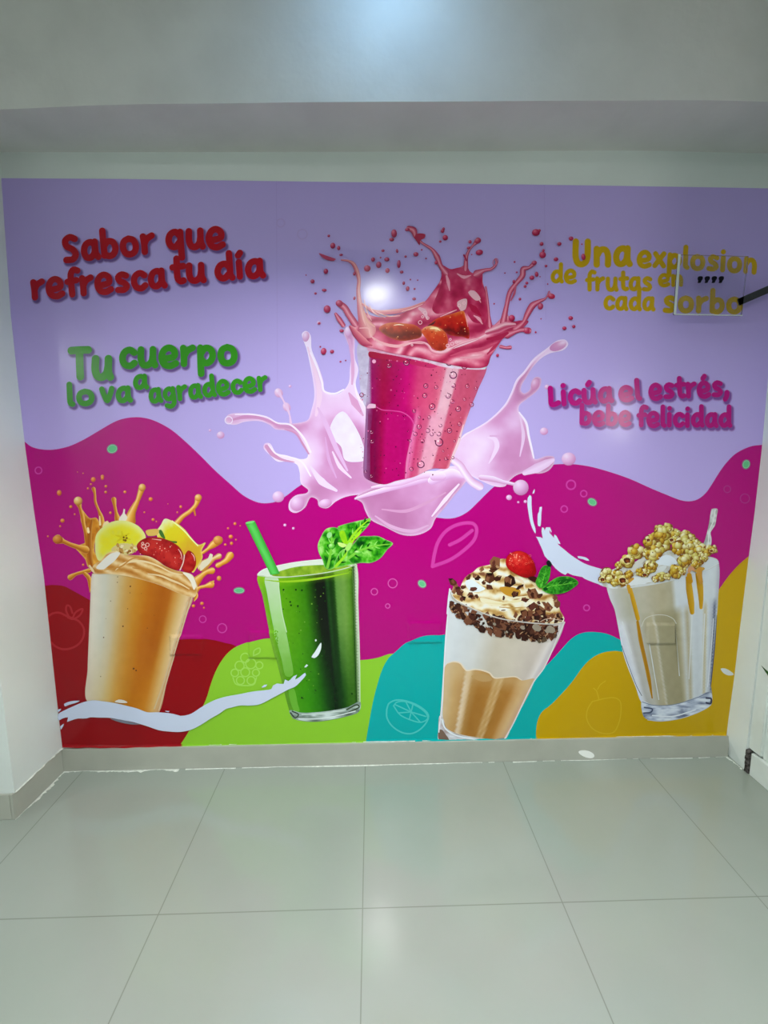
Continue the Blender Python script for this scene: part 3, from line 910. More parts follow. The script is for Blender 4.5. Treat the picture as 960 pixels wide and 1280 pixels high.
lettering('magenta lettering reading Licua el estres bebe felicidad', [('Licúa', (56, 186), (355, 164), 82, 0), ('el', (381, 160), (486, 153), 74, 0), ('estrés,', (520, 152), (887, 136), 80, 0), ('bebe', (198, 270), (437, 273), 74, 0),
          ('felicidad', (463, 278), (900, 279), 76, 0)], C, (178, 2, 120), (96, 40, 120))
# ------------------------------------------------------------------ printed drinks
DB = 100                                   # first ink layer of the drinks


def drink(name, lab, C, base=DB):
    s = Sheet(name, mural, base, C); return s, lab


def done(s, lab=None, kind=None):
    o = s.build(kind=kind)
    if lab: o['label'] = lab
    return o


def drops(s, lst, base, hi, lo, C=None):
    if C: s.at(C)
    for x, y, r in lst: s.blob((x, y), r, r * rnd.uniform(.85, 1.2), 0, ball(base, hi, lo), n=12)


OR_, OH_, OL_ = (206, 128, 40), (246, 206, 140), (150, 74, 10)
TUBE = [(246, 206, 124), (230, 168, 66), (208, 132, 34), (168, 90, 14), (222, 150, 60)]
TUBE2 = [(180, 98, 16), (212, 136, 40), (234, 172, 76), (246, 210, 140), (204, 124, 34)]


def smoothie_orange():
    CB, CA = crop(60, 700, 4.8), crop(50, 580, 3.692)
    C1, C2 = crop(60, 590, 8.533), crop(160, 590, 6.4)
    s, lab = drink('printed_drink', 'orange smoothie glass with banana and strawberry', CB)
    q = CB([(262, 100), (868, 215), (660, 915), (238, 845)]); G = glass_u(*q)

    def body(x, y):
        u, v = G(x, y)
        a = ramp([(0, (206, 190, 176)), (.03, (214, 206, 194)), (.14, (198, 194, 182)), (.24, (196, 180, 148)), (.34, (192, 150, 84)), (.46, (188, 126, 34)), (.58, (176, 100, 8)), (.72, (164, 86, 4)),
                  (.78, (168, 92, 14)), (.84, (190, 136, 62)), (.91, (206, 172, 118)), (.96, (214, 186, 146)), (.985, (186, 140, 104)), (1, (190, 150, 120))], u)
        b_ = ramp([(0, (204, 190, 170)), (.2, (200, 178, 130)), (.4, (196, 140, 50)), (.62, (184, 108, 10)), (.8, (190, 120, 30)), (.92, (204, 160, 96)), (1, (190, 150, 110))], u)
        return mixc(a, b_, np.clip((v - .45) * 1.8, 0, 1)) * 1.06 + (fbm(x, y, 7)[:, None] - .5) * 8
    s.fill([(262, 110), (270, 84), (330, 72), (410, 72), (520, 86), (620, 116), (740, 166), (868, 212), (832, 330), (782, 500), (722, 700), (664, 920), (600, 915), (520, 890), (400, 858), (238, 846), (240, 650), (250, 400), (258, 200)], body, sp=3)
    s.stroke([(868, 215), (832, 330), (782, 500), (722, 700), (668, 900)], 5, [(196, 170, 140), (226, 206, 176)])
    s.stroke([(840, 250), (800, 380), (752, 540), (700, 720), (640, 890)], 7, (208, 184, 148))
    s.stroke([(268, 84), (330, 76), (410, 76), (520, 90), (620, 120), (740, 170), (850, 205)], 6, (222, 200, 160))
    for x, y, r in ((418, 133, 3), (496, 157, 5), (494, 196, 3), (378, 245, 3), (480, 291, 3), (452, 396, 5), (336, 463, 4), (598, 407, 3), (516, 650, 6), (531, 661, 5), (318, 697, 3), (420, 100, 3), (562, 200, 2), (350, 350, 2), (640, 330, 2)):
        s.blob((x, y), r, None, 0, (84, 40, 8), n=8)
    part = done(s, lab)
    L0 = s.lay
    # splash behind
    s = Sheet('smoothie_splash', part, 60, C1)

    def mass(x, y, d):
        t = fbm(x, y, 8); base = ramp([(.2, (166, 84, 6)), (.5, (210, 130, 26)), (.8, (236, 176, 70))], t)
        return mixc(base, (240, 196, 104), np.exp(-d / 1.3) * .8)
    s.fill([(365, 400), (400, 440), (450, 492), (520, 488), (560, 560), (600, 600), (520, 700), (500, 850), (580, 960), (490, 1035), (430, 1010), (400, 930), (340, 860), (290, 800), (330, 780), (400, 750), (408, 680), (380, 600), (352, 500)], edged(mass), sp=2.2)
    s.stroke([(323, 312), (345, 380), (370, 470), (385, 560), (405, 640), (425, 740)], [78, 34, 42, 36, 40, 60], TUBE)
    s.blob((325, 308), 46, 46, 0, ball((226, 178, 96), (250, 236, 190), (166, 96, 24)))
    s.stroke([(470, 520), (450, 620), (440, 760), (450, 900), (470, 1000)], [30, 50, 70, 60, 40], [(214, 150, 60), (160, 80, 8), (196, 110, 20)])
    s.stroke([(430, 600), (436, 640)], [22, 26], (250, 226, 170))
    s.stroke([(490, 180), (503, 230), (510, 320), (545, 410), (570, 480), (580, 580)], [42, 24, 26, 26, 50, 70], TUBE)
    s.stroke([(555, 470), (560, 560)], [10, 22], (250, 224, 170))
    s.stroke([(705, 292), (716, 360), (730, 430), (745, 500)], [52, 32, 30, 66], TUBE)
    s.stroke([(110, 718), (175, 742), (240, 772), (320, 800), (400, 830)], [100, 44, 44, 52, 90], TUBE)
    s.blob((108, 718), 54, 46, 0, ball((206, 122, 40), (240, 180, 100), (150, 66, 6)))
    s.stroke([(243, 1122), (300, 1088), (370, 1068), (440, 1050)], [60, 32, 34, 46], TUBE)
    s.stroke([(400, 1085), (440, 1130), (452, 1200), (450, 1280)], [40, 46, 40, 8], TUBE)
    s.stroke([(930, 330), (890, 440), (880, 520)], [30, 80, 120], TUBE2)
    s.stroke([(1005, 170), (960, 300), (905, 420), (870, 520)], [70, 46, 74, 130], TUBE2)
    s.blob((1008, 165), 38, 40, 0, ball((220, 160, 76), (248, 226, 170), (170, 96, 20)))
    s.fill([(760, 500), (800, 440), (812, 390), (826, 400), (822, 440), (850, 480), (820, 530), (770, 540)], (236, 224, 214))
    s.fill([(600, 540), (640, 520), (660, 545), (620, 575), (585, 590)], (240, 214, 160))
    s.at(C2)
    s.stroke([(565, 205), (545, 262), (500, 312), (440, 355), (395, 405)], [54, 34, 34, 36, 44], TUBE2)
    s.blob((564, 205), 28, 28, 0, ball((222, 160, 76), (250, 220, 160), (176, 100, 20)))
    s.stroke([(530, 300), (540, 345)], [18, 12], (206, 120, 40))
    s.stroke([(728, 545), (680, 582), (640, 615), (600, 645)], [66, 56, 26, 24], TUBE2)
    s.blob((722, 546), 38, 36, 0, ball((212, 136, 60), (240, 190, 120), (160, 84, 20)))
    s.stroke([(728, 672), (690, 690), (650, 715), (600, 750)], [46, 30, 60, 90], [(190, 110, 30), (222, 170, 100), (240, 220, 180), (200, 140, 60)])
    s.fill([(590, 720), (640, 690), (660, 650), (680, 660), (660, 720), (620, 760), (580, 790)], (226, 214, 190))
    s.stroke([(818, 668), (790, 705), (750, 730), (722, 745)], [62, 46, 36, 42], TUBE2)
    s.stroke([(672, 788), (630, 800), (590, 830), (540, 880)], [54, 36, 44, 80], TUBE2)
    s.stroke([(665, 900), (620, 912), (570, 925), (530, 960)], [56, 26, 26, 60], TUBE2)
    s.fill([(660, 880), (692, 866), (680, 900)], (222, 160, 80))
    s.blob((730, 850), 18, 20, 0, ball((214, 136, 56), (244, 190, 120), (170, 90, 20)))
    s.stroke([(520, 960), (545, 990), (530, 1030)], [60, 36, 8], TUBE)
    drops(s, [(184, 217, 17), (203, 380, 13), (424, 278, 11), (134, 322, 8), (857, 413, 12), (802, 450, 9), (824, 517, 18), (830, 570, 13), (780, 580, 11), (865, 541, 7), (594, 1050, 15), (526, 1070, 14), (610, 1085, 8), (397, 322, 7), (322, 255, 5), (900, 430, 6), (230, 396, 6)], (222, 120, 50), (246, 186, 130), (176, 70, 30))
    drops(s, [(125, 222, 26), (488, 80, 26), (585, 48, 20), (585, 65, 17), (463, 130, 12), (430, 175, 11), (622, 152, 15), (620, 214, 16), (825, 212, 17), (248, 370, 17), (290, 450, 10), (160, 518, 24), (135, 578, 11), (670, 434, 14), (380, 988, 12), (5, 685, 10), (320, 0, 6), (380, 14, 8)], (222, 120, 50), (246, 186, 130), (176, 70, 30), C1)
    done(s, 'orange splash and drops')
    L1 = s.lay
    # fruit
    s = Sheet('banana_slice', part, max(L0, L1) + 2, CA)

    def ban(x, y, d):
        t = fbm(x, y, 9); a = ramp([(.2, (222, 216, 66)), (.55, (226, 214, 30)), (.8, (214, 204, 70))], t)
        c = CA([(370, 345)])[0]; r = np.hypot(x - c[0], y - c[1])
        a = mixc(a, (222, 212, 20), np.clip(1 - r / 18, 0, 1) * .5)
        return mixc(a, (226, 226, 160), np.exp(-((d - .5) / 5.5) ** 2) * .85)
    s.fill([(256, 375), (262, 325), (296, 287), (345, 263), (400, 262), (450, 282), (478, 310), (490, 340), (470, 372), (445, 400), (360, 415), (300, 440), (272, 445), (258, 410)], edged(ban), sp=2)
    for a in range(0, 360, 60):
        x, y = 385 + 36 * math.cos(math.radians(a + 20)), 338 + 28 * math.sin(math.radians(a + 20))
        s.stroke([(385 + .3 * (x - 385), 338 + .3 * (y - 338)), (x, y)], [12, 4], (212, 196, 20))
    for x, y, r in ((388, 338, 5), (402, 341, 5), (396, 352, 6), (388, 350, 4), (400, 330, 3)): s.blob((x, y), r, None, 0, (116, 76, 10), n=9)
    s.fill([(330, 395), (360, 370), (400, 365), (440, 380), (430, 410), (370, 420)], (214, 196, 130))
    r_ = random.Random(5)
    for k in range(34):
        x, y = r_.uniform(345, 445), r_.uniform(372, 412)
        s.blob((x, y), r_.uniform(5, 11), r_.uniform(4, 8), r_.uniform(0, 3), r_.choice([(220, 190, 130), (190, 140, 70), (236, 220, 180), (150, 96, 40), (206, 170, 100)]), n=7, wob=.25, sd=k)
    done(s, 'yellow banana slice with nut crumbs')
    s2 = Sheet('banana_slice', part, s.lay + 1, CA)

    def ban2(x, y, d):
        c = CA([(590, 270)])[0]; t = (x - c[0]) * .6 + (y - c[1]) * .75
        a = ramp([(-6, (214, 226, 214)), (2, (232, 228, 150)), (10, (222, 206, 30)), (26, (222, 196, 30)), (40, (214, 166, 40))], t + (fbm(x, y, 6) - .5) * 10)
        return mixc(a, (240, 236, 170), np.exp(-d / 1.1) * .55)
    s2.fill([(578, 252), (612, 262), (632, 272), (668, 300), (702, 342), (734, 372), (765, 362), (748, 398), (752, 430), (730, 470), (705, 500), (660, 420), (600, 372), (552, 350), (540, 312), (560, 280)], edged(ban2), sp=2)
    s2.fill([(548, 305), (560, 302), (572, 320), (580, 345), (562, 336)], (60, 110, 40)); s2.stroke([(585, 352), (605, 358), (630, 360)], 9, (70, 100, 40))
    s2.fill([(490, 308), (520, 300), (550, 302), (545, 325), (500, 330)], (222, 180, 90))
    s2.stroke([(612, 262), (664, 305), (700, 345), (730, 376)], 5, (242, 240, 180))
    done(s2, 'cut banana chunk')
    s3 = Sheet('printed_strawberry', part, s2.lay + 1, CA)

    def straw(x, y, d):
        t = fbm(x, y, 8); a = ramp([(.2, (112, 4, 8)), (.5, (168, 14, 20)), (.8, (200, 40, 36))], t + .12 - .03 * 0)
        return mixc(a, (110, 4, 8), np.exp(-d / 2.5) * .5)
    s3.fill([(448, 378), (470, 350), (510, 337), (560, 340), (602, 355), (642, 380), (664, 420), (660, 462), (640, 488), (600, 480), (560, 455), (520, 430), (470, 415)], edged(straw), sp=2)
    s3.fill([(655, 478), (666, 430), (686, 398), (714, 418), (722, 460), (702, 497), (672, 498)], edged(straw), sp=2)
    s3.stroke([(668, 420), (662, 455), (648, 488)], 5, (236, 200, 190))
    for k in range(60):
        x, y = r_.uniform(465, 650), r_.uniform(345, 470)
        if y > 350 + (x - 465) * .75 and x < 600 and y > 425: continue
        if y < 338 + (x - 560) * .55: continue
        s3.blob((x, y), r_.uniform(1.6, 3), None, 0, r_.choice([(240, 190, 170), (220, 120, 110), (120, 6, 8), (100, 2, 6), (206, 70, 60)]), n=7)
    for x, y, r in ((480, 378, 9), (498, 372, 8), (490, 390, 6), (476, 365, 5)): s3.ring((x, y), r, 3, (236, 190, 180))
    for q in ([(640, 392), (652, 410), (658, 440)], [(700, 410), (712, 425), (716, 445)], [(520, 345), (560, 350)]): s3.stroke(q, [2, 5, 2][:len(q)], (236, 176, 166))
    done(s3, 'red strawberries')
    s4 = Sheet('whipped_top', part, s3.lay + 1, CA)

    def cream(x, y, d):
        t = .5 + .5 * np.sin((y * .55 - x * .22) * .9 + 5 * fbm(x, y, 16)); t = .6 * t + .4 * fbm(x, y, 7)
        a = ramp([(.1, (176, 106, 34)), (.4, (206, 146, 72)), (.65, (222, 176, 112)), (.9, (238, 212, 166))], t)
        return mixc(a, (238, 216, 176), np.exp(-d / 1.4) * .5)
    s4.fill([(243, 492), (250, 466), (285, 442), (312, 412), (345, 402), (395, 418), (440, 420), (500, 424), (545, 445), (580, 470), (630, 490), (680, 500), (706, 512), (724, 545), (728, 580), (716, 612), (690, 610), (640, 594), (560, 560), (470, 532), (390, 514), (310, 506), (262, 506)], edged(cream), sp=1.8)
    s4.fill([(262, 478), (290, 446), (330, 412), (372, 408), (352, 440), (322, 466), (292, 486)], (232, 226, 220))
    s4.stroke([(352, 488), (382, 462), (430, 448), (490, 450), (550, 470), (610, 500), (660, 510)], [3, 9, 11, 9, 7, 6, 3], (236, 210, 164))
    s4.stroke([(300, 488), (340, 480), (380, 470), (420, 440), (460, 428)], [3, 6, 7, 6, 3], (198, 136, 62))
    s4.stroke([(430, 478), (500, 488), (570, 512), (640, 542), (700, 570)], [3, 8, 9, 8, 3], (190, 124, 48))
    s4.stroke([(500, 505), (560, 515), (610, 536), (650, 552), (690, 575)], [3, 8, 10, 8, 4], (232, 206, 160))
    s4.fill([(660, 500), (690, 505), (712, 525), (722, 560), (712, 580), (698, 545), (680, 520)], (238, 228, 214))
    s4.stroke([(232, 468), (246, 490), (252, 500)], [8, 12, 6], (236, 206, 160))
    done(s4, 'swirled cream top')


smoothie_orange()


def smoothie_green():
    CD, CC, CL = crop(290, 700, 4.8), crop(290, 630, 4.364), crop(390, 640, 8.727)
    s, lab = drink('printed_drink', 'green smoothie glass with straw and basil', CD)
    # inside of the rim
    s.fill([(152, 92), (175, 62), (255, 36), (400, 10), (550, -6), (700, 5), (748, 28), (700, 50), (560, 78), (400, 98), (260, 106)], (216, 224, 214))
    s.fill([(240, 92), (300, 62), (400, 38), (550, 28), (680, 30), (720, 36), (640, 62), (500, 84), (360, 98)], lambda x, y: mixc((92, 140, 20), (170, 196, 60), fbm(x, y, 5)), sp=2)
    q = CD([(157, 100), (748, 30), (768, 870), (345, 905)]); G = glass_u(*q)

    def body(x, y):
        u, v = G(x, y)
        a = ramp([(0, (120, 170, 50)), (.03, (104, 170, 24)), (.12, (96, 164, 16)), (.3, (78, 150, 6)), (.44, (52, 122, 4)), (.52, (24, 66, 4)), (.58, (10, 22, 6)), (.655, (8, 12, 8)), (.69, (24, 70, 20)), (.72, (14, 40, 8)), (.76, (22, 66, 8)),
                  (.775, (92, 138, 60)), (.86, (108, 150, 66)), (.92, (84, 136, 36)), (.95, (52, 98, 20)), (.962, (16, 40, 10)), (.975, (90, 120, 70)), (.985, (214, 224, 200)), (1, (190, 200, 180))], u)
        b_ = ramp([(0, (96, 150, 40)), (.12, (66, 150, 10)), (.3, (52, 140, 4)), (.45, (34, 108, 4)), (.55, (14, 66, 8)), (.66, (4, 34, 8)), (.76, (10, 56, 8)), (.85, (46, 98, 16)), (.93, (52, 102, 20)), (.96, (20, 56, 12)), (.985, (170, 196, 150)), (1, (150, 176, 140))], u)
        c = mixc(a, b_, np.clip((v - .4) * 2, 0, 1))
        c = mixc(c, (150, 196, 30), np.clip(1 - v / .1, 0, 1) * .75 * (u < .95))
        return c + (fbm(x, y, 3)[:, None] - .5) * 14
    s.fill([(155, 96), (260, 106), (400, 98), (560, 78), (680, 52), (748, 28), (757, 300), (766, 600), (768, 850), (768, 895), (745, 920), (640, 945), (520, 962), (420, 962), (365, 945), (345, 905), (290, 690), (230, 450), (185, 220)], body, sp=2.2)
    # pale window stripe down the left
    s.fill([(200, 104), (276, 110), (284, 200), (300, 320), (325, 430), (350, 560), (368, 680), (345, 700), (320, 690), (300, 600), (265, 470), (235, 330), (212, 200)], lambda x, y: ramp([(0, (190, 214, 180)), (.5, (160, 206, 130)), (1, (112, 176, 60))], (y - 722) / 120 + (fbm(x, y, 8) - .5) * .2), sp=3)
    s.stroke([(276, 112), (286, 200), (302, 320), (328, 430)], 5, (200, 222, 180))
    s.fill([(340, 780), (372, 770), (395, 860), (405, 905), (372, 905)], (104, 176, 50))
    s.stroke([(700, 60), (720, 60), (735, 400), (748, 840)], 3, (20, 44, 14))
    s.stroke([(722, 50), (735, 320), (745, 600), (752, 840)], 4, (86, 130, 60))
    s.stroke([(748, 28), (757, 300), (766, 600), (768, 850)], 5, (206, 216, 200))
    # foot of the glass
    s.fill([(346, 900), (420, 914), (560, 906), (690, 882), (768, 848), (769, 895), (745, 920), (640, 946), (520, 965), (420, 964), (365, 945)], lambda x, y: ramp([(.2, (70, 84, 74)), (.5, (140, 158, 152)), (.75, (206, 220, 222))], fbm(x * .5, y * 2.2, 9)), sp=2)
    s.stroke([(352, 915), (380, 945), (400, 925), (362, 905)], 8, (52, 66, 50)); s.stroke([(690, 895), (750, 866), (764, 880), (700, 912)], 9, (62, 78, 56))
    s.stroke([(400, 950), (520, 950), (640, 930), (740, 904)], 6, (222, 232, 232)); s.stroke([(420, 925), (560, 918), (680, 896)], 6, (206, 220, 216))
    s.stroke([(365, 948), (430, 964), (520, 966), (640, 947), (748, 918)], 3, (120, 136, 116))
    # rim line
    s.stroke([(155, 92), (258, 104), (400, 96), (560, 76), (680, 50), (746, 26)], 6, [(226, 232, 220), (150, 176, 120)])
    s.stroke([(160, 80), (190, 56), (270, 34), (400, 10), (540, -4)], 4, (230, 234, 236))
    s.stroke([(190, 118), (300, 128), (420, 122), (560, 104), (700, 76)], [3, 10, 14, 12, 4], (150, 198, 34))
    r_ = random.Random(9)
    for k in range(60):
        x, y = r_.uniform(290, 560), r_.uniform(160, 860)
        if x < 290 + (y - 160) * .13: continue
        s.blob((x, y), r_.uniform(1.5, 5), None, 0, r_.choice([(20, 70, 8), (30, 90, 10), (110, 160, 50)]), n=7)
    for x, y in ((310, 177), (384, 177), (420, 180), (350, 250), (355, 270), (396, 274), (420, 824), (720, 800)): s.blob((x, y), 6, None, 0, (16, 62, 6), n=9)
    part = done(s, lab)
    s1 = Sheet('printed_straw', part, s.lay + 1, CC)
    a = CC([(75, 105), (125, 92), (262, 378), (212, 386)])
    s1.fill(a, lambda x, y: ramp([(0, (60, 160, 50)), (.4, (96, 206, 96)), (.7, (84, 196, 84)), (1, (52, 150, 50))], ((x - a[0][0]) - (y - a[0][1]) * .48) / 12.5), sp=3, smooth=False, raw=True)
    s1.blob((100, 99), 26, 6, -.2, (120, 214, 120))
    done(s1, 'green drinking straw')
    lay = s1.lay
    leaves = [
        ([(280, 165), (330, 140), (380, 125), (500, 96), (600, 75), (640, 62), (636, 105), (610, 150), (545, 222), (480, 285), (400, 350), (335, 330), (300, 235)], [(390, 345), (450, 250), (530, 160), (630, 75)], 1),
        ([(140, 600), (118, 530), (78, 445), (64, 360), (98, 270), (150, 188), (220, 165), (290, 182), (320, 260), (365, 360), (380, 420), (340, 520), (250, 600), (190, 625)], [(170, 600), (200, 470), (215, 340), (215, 200)], 0),
        ([(240, 600), (300, 440), (370, 400), (420, 480), (470, 560), (400, 575), (340, 590)], [(260, 590), (340, 500), (400, 420)], 2),
        ([(380, 455), (430, 370), (480, 310), (520, 266), (620, 262), (720, 262), (800, 298), (882, 342), (825, 402), (742, 505), (640, 552), (540, 552), (440, 562), (400, 520)], [(400, 500), (520, 420), (680, 370), (870, 345)], 3)]
    for pts, rib, i in leaves:
        L = Sheet('printed_basil_leaf', part, lay + 1, CL)

        def lf(x, y, d, i=i):
            t = .75 * fbm(x + 13 * i, y, 10) + .25 * fbm(x, y + 9, 3)
            a = ramp([(.25, (6, 62, 14)), (.42, (28, 122, 14)), (.55, (66, 170, 24)), (.68, (130, 206, 84)), (.85, (186, 226, 150))], t + (.06 if i == 1 else -.02 if i == 3 else .03))
            return mixc(a, (176, 220, 150), np.exp(-d / .8) * .7)
        L.fill(pts, edged(lf), sp=1.1)
        c = np.array(rib, float)
        for k in range(1, len(c) * 2 - 2):
            t = k / (len(c) * 2 - 2); f = t * (len(c) - 1); j = int(f); p = c[j] + (c[min(j + 1, len(c) - 1)] - c[j]) * (f - j)
            d = c[-1] - c[0]; d /= np.hypot(*d); n = np.array([-d[1], d[0]])
            for sg in (-1, 1):
                e = p + d * 50 + n * sg * 62 * (1 - .5 * t)
                L.stroke([tuple(p), tuple((p + e) / 2 + n * sg * 6), tuple(e)], [22, 20, 5] if k % 2 else [14, 12, 4], (14, 84, 14) if k % 2 else (140, 212, 96))
        L.stroke(rib, [30, 26, 18, 7][:len(rib)], (150, 214, 40) if i in (1, 2) else (120, 196, 60))
        if i == 3: L.blob((505, 438), 42, 20, .1, ball((120, 200, 80), (216, 240, 180), (60, 160, 30)))
        if i == 0:
            L.blob((215, 372), 34, 30, 0, ball((110, 196, 70), (206, 236, 180), (50, 150, 30))); L.blob((190, 250), 26, 34, .4, (150, 212, 140)); L.blob((262, 320), 20, 40, .3, (14, 84, 14))
        done(L); lay = L.lay
    L = Sheet('printed_basil_leaf', part, lay + 1, CL)
    L.fill([(300, 215), (345, 200), (375, 270), (392, 340), (360, 350), (320, 300)], lambda x, y: mixc((176, 222, 30), (110, 190, 20), fbm(x, y, 3)), sp=1.2)
    L.fill([(400, 345), (440, 300), (500, 220), (545, 180), (520, 250), (460, 310), (415, 400)], (160, 214, 30))
    L.fill([(280, 330), (330, 335), (380, 360), (340, 385), (290, 360)], (200, 232, 130)); L.fill([(360, 400), (410, 330), (440, 340), (400, 420)], (170, 224, 110))
    done(L, 'bright young basil sprout')


smoothie_green()


def choc_flake(s, x, y, r, rr, dark=None, ground=None):
    n = rr.choice([4, 5, 5, 6]); a0 = rr.uniform(0, 6.28); el = rr.uniform(.45, .95); ro = rr.uniform(0, 3.14)
    c = dark or rr.choice([(64, 28, 20), (84, 42, 28), (50, 22, 16), (116, 68, 46), (92, 44, 36), (134, 84, 58)]); r *= 1.22
    pts = []
    for k in range(n):
        a = a0 + 2 * math.pi * k / n + rr.uniform(-.3, .3); q = r * rr.uniform(.75, 1.15)
        px, py = q * math.cos(a), q * el * math.sin(a)
        pts.append((x + px * math.cos(ro) - py * math.sin(ro), y + px * math.sin(ro) + py * math.cos(ro)))
    s.fill(pts, c, smooth=False, up=.5)
    m = (pts[0][0] * .5 + pts[1][0] * .5, pts[0][1] * .5 + pts[1][1] * .5)
    hi = rr.choice([(128, 84, 58), (150, 106, 76), (110, 66, 46), (176, 134, 100)])
    s.fill([pts[0], pts[1], ((pts[1][0] + x) / 2, (pts[1][1] + y) / 2), ((pts[0][0] + x) / 2, (pts[0][1] + y) / 2)], hi if rr.random() < .75 else (36, 14, 12), smooth=False, up=.5)


def shake_coffee():
    CF_, CE, C5, C4 = crop(520, 720, 4.364), crop(530, 670, 4.571), crop(630, 680, 9.6), crop(550, 680, 9.846)
    s, lab = drink('printed_drink', 'coffee milkshake glass with cream and chocolate flakes', CF_)
    q = CF_([(188, 75), (806, 250), (470, 900), (122, 890)]); G = glass_u(*q)

    def body(x, y):
        u, v = G(x, y)
        milk = ramp([(0, (214, 218, 226)), (.1, (208, 212, 220)), (.3, (206, 206, 208)), (.5, (196, 186, 172)), (.7, (204, 194, 182)), (.9, (198, 186, 180)), (.97, (222, 214, 214)), (1, (200, 190, 196))], u)
        return milk + (fbm(x, y, 10)[:, None] - .5) * 10
    s.fill([(188, 75), (216, 120), (272, 160), (350, 196), (450, 226), (550, 246), (680, 262), (806, 250), (700, 490), (640, 575), (525, 810), (478, 898), (400, 906), (250, 906), (142, 906), (121, 888), (120, 850), (136, 720), (152, 500), (160, 330), (178, 160)], body, sp=3)

    def coffee(x, y):
        u, v = G(x, y)
        a = ramp([(.05, (206, 178, 140)), (.15, (196, 158, 104)), (.235, (188, 146, 92)), (.25, (220, 200, 176)), (.3, (214, 186, 150)), (.335, (176, 132, 74)), (.42, (164, 112, 46)), (.56, (168, 116, 50)), (.6, (200, 164, 112)), (.63, (184, 140, 80)), (.66, (206, 172, 124)),
                  (.69, (166, 114, 48)), (.8, (172, 118, 52)), (.86, (196, 152, 96)), (.93, (206, 170, 124)), (1, (196, 160, 130))], u)
        return mixc(a, (206, 178, 138), np.clip((.62 - v) * 5, 0, .45)) + (fbm(x, y, 12)[:, None] - .5) * 12
    s.fill([(156, 500), (168, 478), (200, 468), (238, 474), (262, 500), (272, 516), (330, 510), (395, 526), (425, 555), (455, 553), (540, 550), (575, 568), (645, 562), (525, 808), (486, 878), (400, 886), (320, 876), (220, 856), (166, 826), (146, 770), (150, 640)], coffee, sp=3)
    s.stroke([(170, 476), (205, 466), (240, 474), (264, 504), (275, 514), (330, 508), (398, 526), (426, 553), (480, 552), (540, 548), (576, 566)], [3, 7, 8, 8, 6, 7, 8, 8, 5, 6, 3], (226, 210, 190))
    s.fill([(300, 545), (360, 532), (400, 545), (415, 565), (360, 574)], (186, 148, 96))
    # foot and walls
    s.fill([(128, 760), (146, 770), (166, 826), (220, 858), (320, 880), (420, 888), (480, 880), (476, 902), (400, 908), (250, 908), (142, 908), (120, 888), (121, 840)], lambda x, y: ramp([(.25, (150, 130, 126)), (.5, (196, 190, 200)), (.7, (222, 226, 236))], fbm(x * .6, y * 1.6, 8)), sp=2)
    s.stroke([(140, 780), (160, 830), (215, 866), (320, 888), (440, 896)], 8, (226, 232, 242)); s.fill([(122, 840), (140, 836), (160, 860), (180, 895), (145, 905), (124, 890)], (120, 96, 84))
    s.stroke([(188, 80), (178, 160), (162, 330), (152, 500), (138, 720), (124, 850)], 6, (226, 230, 240))
    s.stroke([(804, 254), (700, 492), (640, 576), (525, 810), (480, 890)], 7, [(236, 238, 246), (200, 190, 190)])
    part = done(s, lab)
    rr = random.Random(21)
    # cream
    w_ = Sheet('whipped_cream', part, s.lay + 1, CE)

    def cream(x, y, d):
        t = .5 + .5 * np.sin((y * 1.0 - x * .16) * .4 + 11 * fbm(x, y, 24)); t = .6 * t + .4 * fbm(x, y, 5)
        a = ramp([(.12, (160, 110, 50)), (.32, (206, 170, 110)), (.52, (228, 210, 166)), (.75, (240, 232, 212)), (.92, (232, 236, 240))], t)
        return a
    w_.fill([(160, 335), (200, 300), (235, 235), (285, 200), (310, 178), (385, 160), (440, 130), (500, 140), (570, 190), (640, 240), (700, 300), (755, 350), (775, 420), (800, 470), (790, 492), (690, 505), (560, 500), (430, 472), (300, 426), (205, 390), (165, 362)], edged(cream), sp=1.6)
    w_.fill([(235, 260), (270, 248), (330, 285), (350, 300), (300, 320), (250, 300)], (226, 234, 242)); w_.fill([(320, 352), (420, 372), (450, 378), (430, 398), (330, 378)], (236, 226, 196))
    w_.fill([(430, 295), (500, 290), (550, 310), (540, 340), (470, 338)], (196, 142, 44)); w_.stroke([(452, 350), (520, 352), (590, 342)], [4, 12, 4], (236, 226, 196)); w_.stroke([(350, 380), (430, 385), (540, 370), (600, 372)], [3, 12, 14, 4], (232, 218, 176))
    w_.stroke([(430, 405), (500, 410), (580, 405)], [4, 8, 3], (190, 150, 84)); w_.blob((455, 420), 26, 10, -.1, (240, 238, 232)); w_.blob((452, 423), 14, 5, -.1, (150, 130, 110))
    w_.stroke([(520, 235), (560, 260), (575, 300)], [10, 16, 8], (232, 214, 186)); w_.stroke([(590, 240), (620, 262), (650, 300)], [10, 20, 10], (226, 206, 166))
    done(w_, 'cream swirl')
    # flakes on the cream and in the glass
    f = Sheet('chocolate_flakes', part, w_.lay + 1, CE)
    spots = [(160, 262, 26), (180, 300, 26), (200, 320, 22), (222, 352, 22), (225, 290, 16), (252, 235, 16), (300, 232, 24), (335, 215, 20), (405, 150, 32), (400, 190, 30), (378, 242, 28), (420, 240, 20), (372, 290, 24), (282, 302, 20), (330, 190, 14),
             (490, 255, 32), (470, 245, 16), (545, 290, 20), (520, 330, 24), (578, 365, 24), (620, 330, 34), (600, 310, 16), (660, 340, 16), (455, 350, 12), (340, 265, 14), (270, 340, 22), (300, 345, 12), (745, 350, 22), (760, 385, 22), (710, 405, 26), (690, 390, 20), (655, 380, 12), (610, 405, 28), (580, 440, 28), (620, 445, 30),
             (660, 430, 28), (650, 465, 24), (700, 460, 26), (740, 455, 26), (770, 460, 22), (560, 462, 24), (520, 452, 18), (600, 470, 22), (720, 478, 20), (755, 480, 18), (676, 480, 22), (780, 478, 14), (640, 400, 18)]
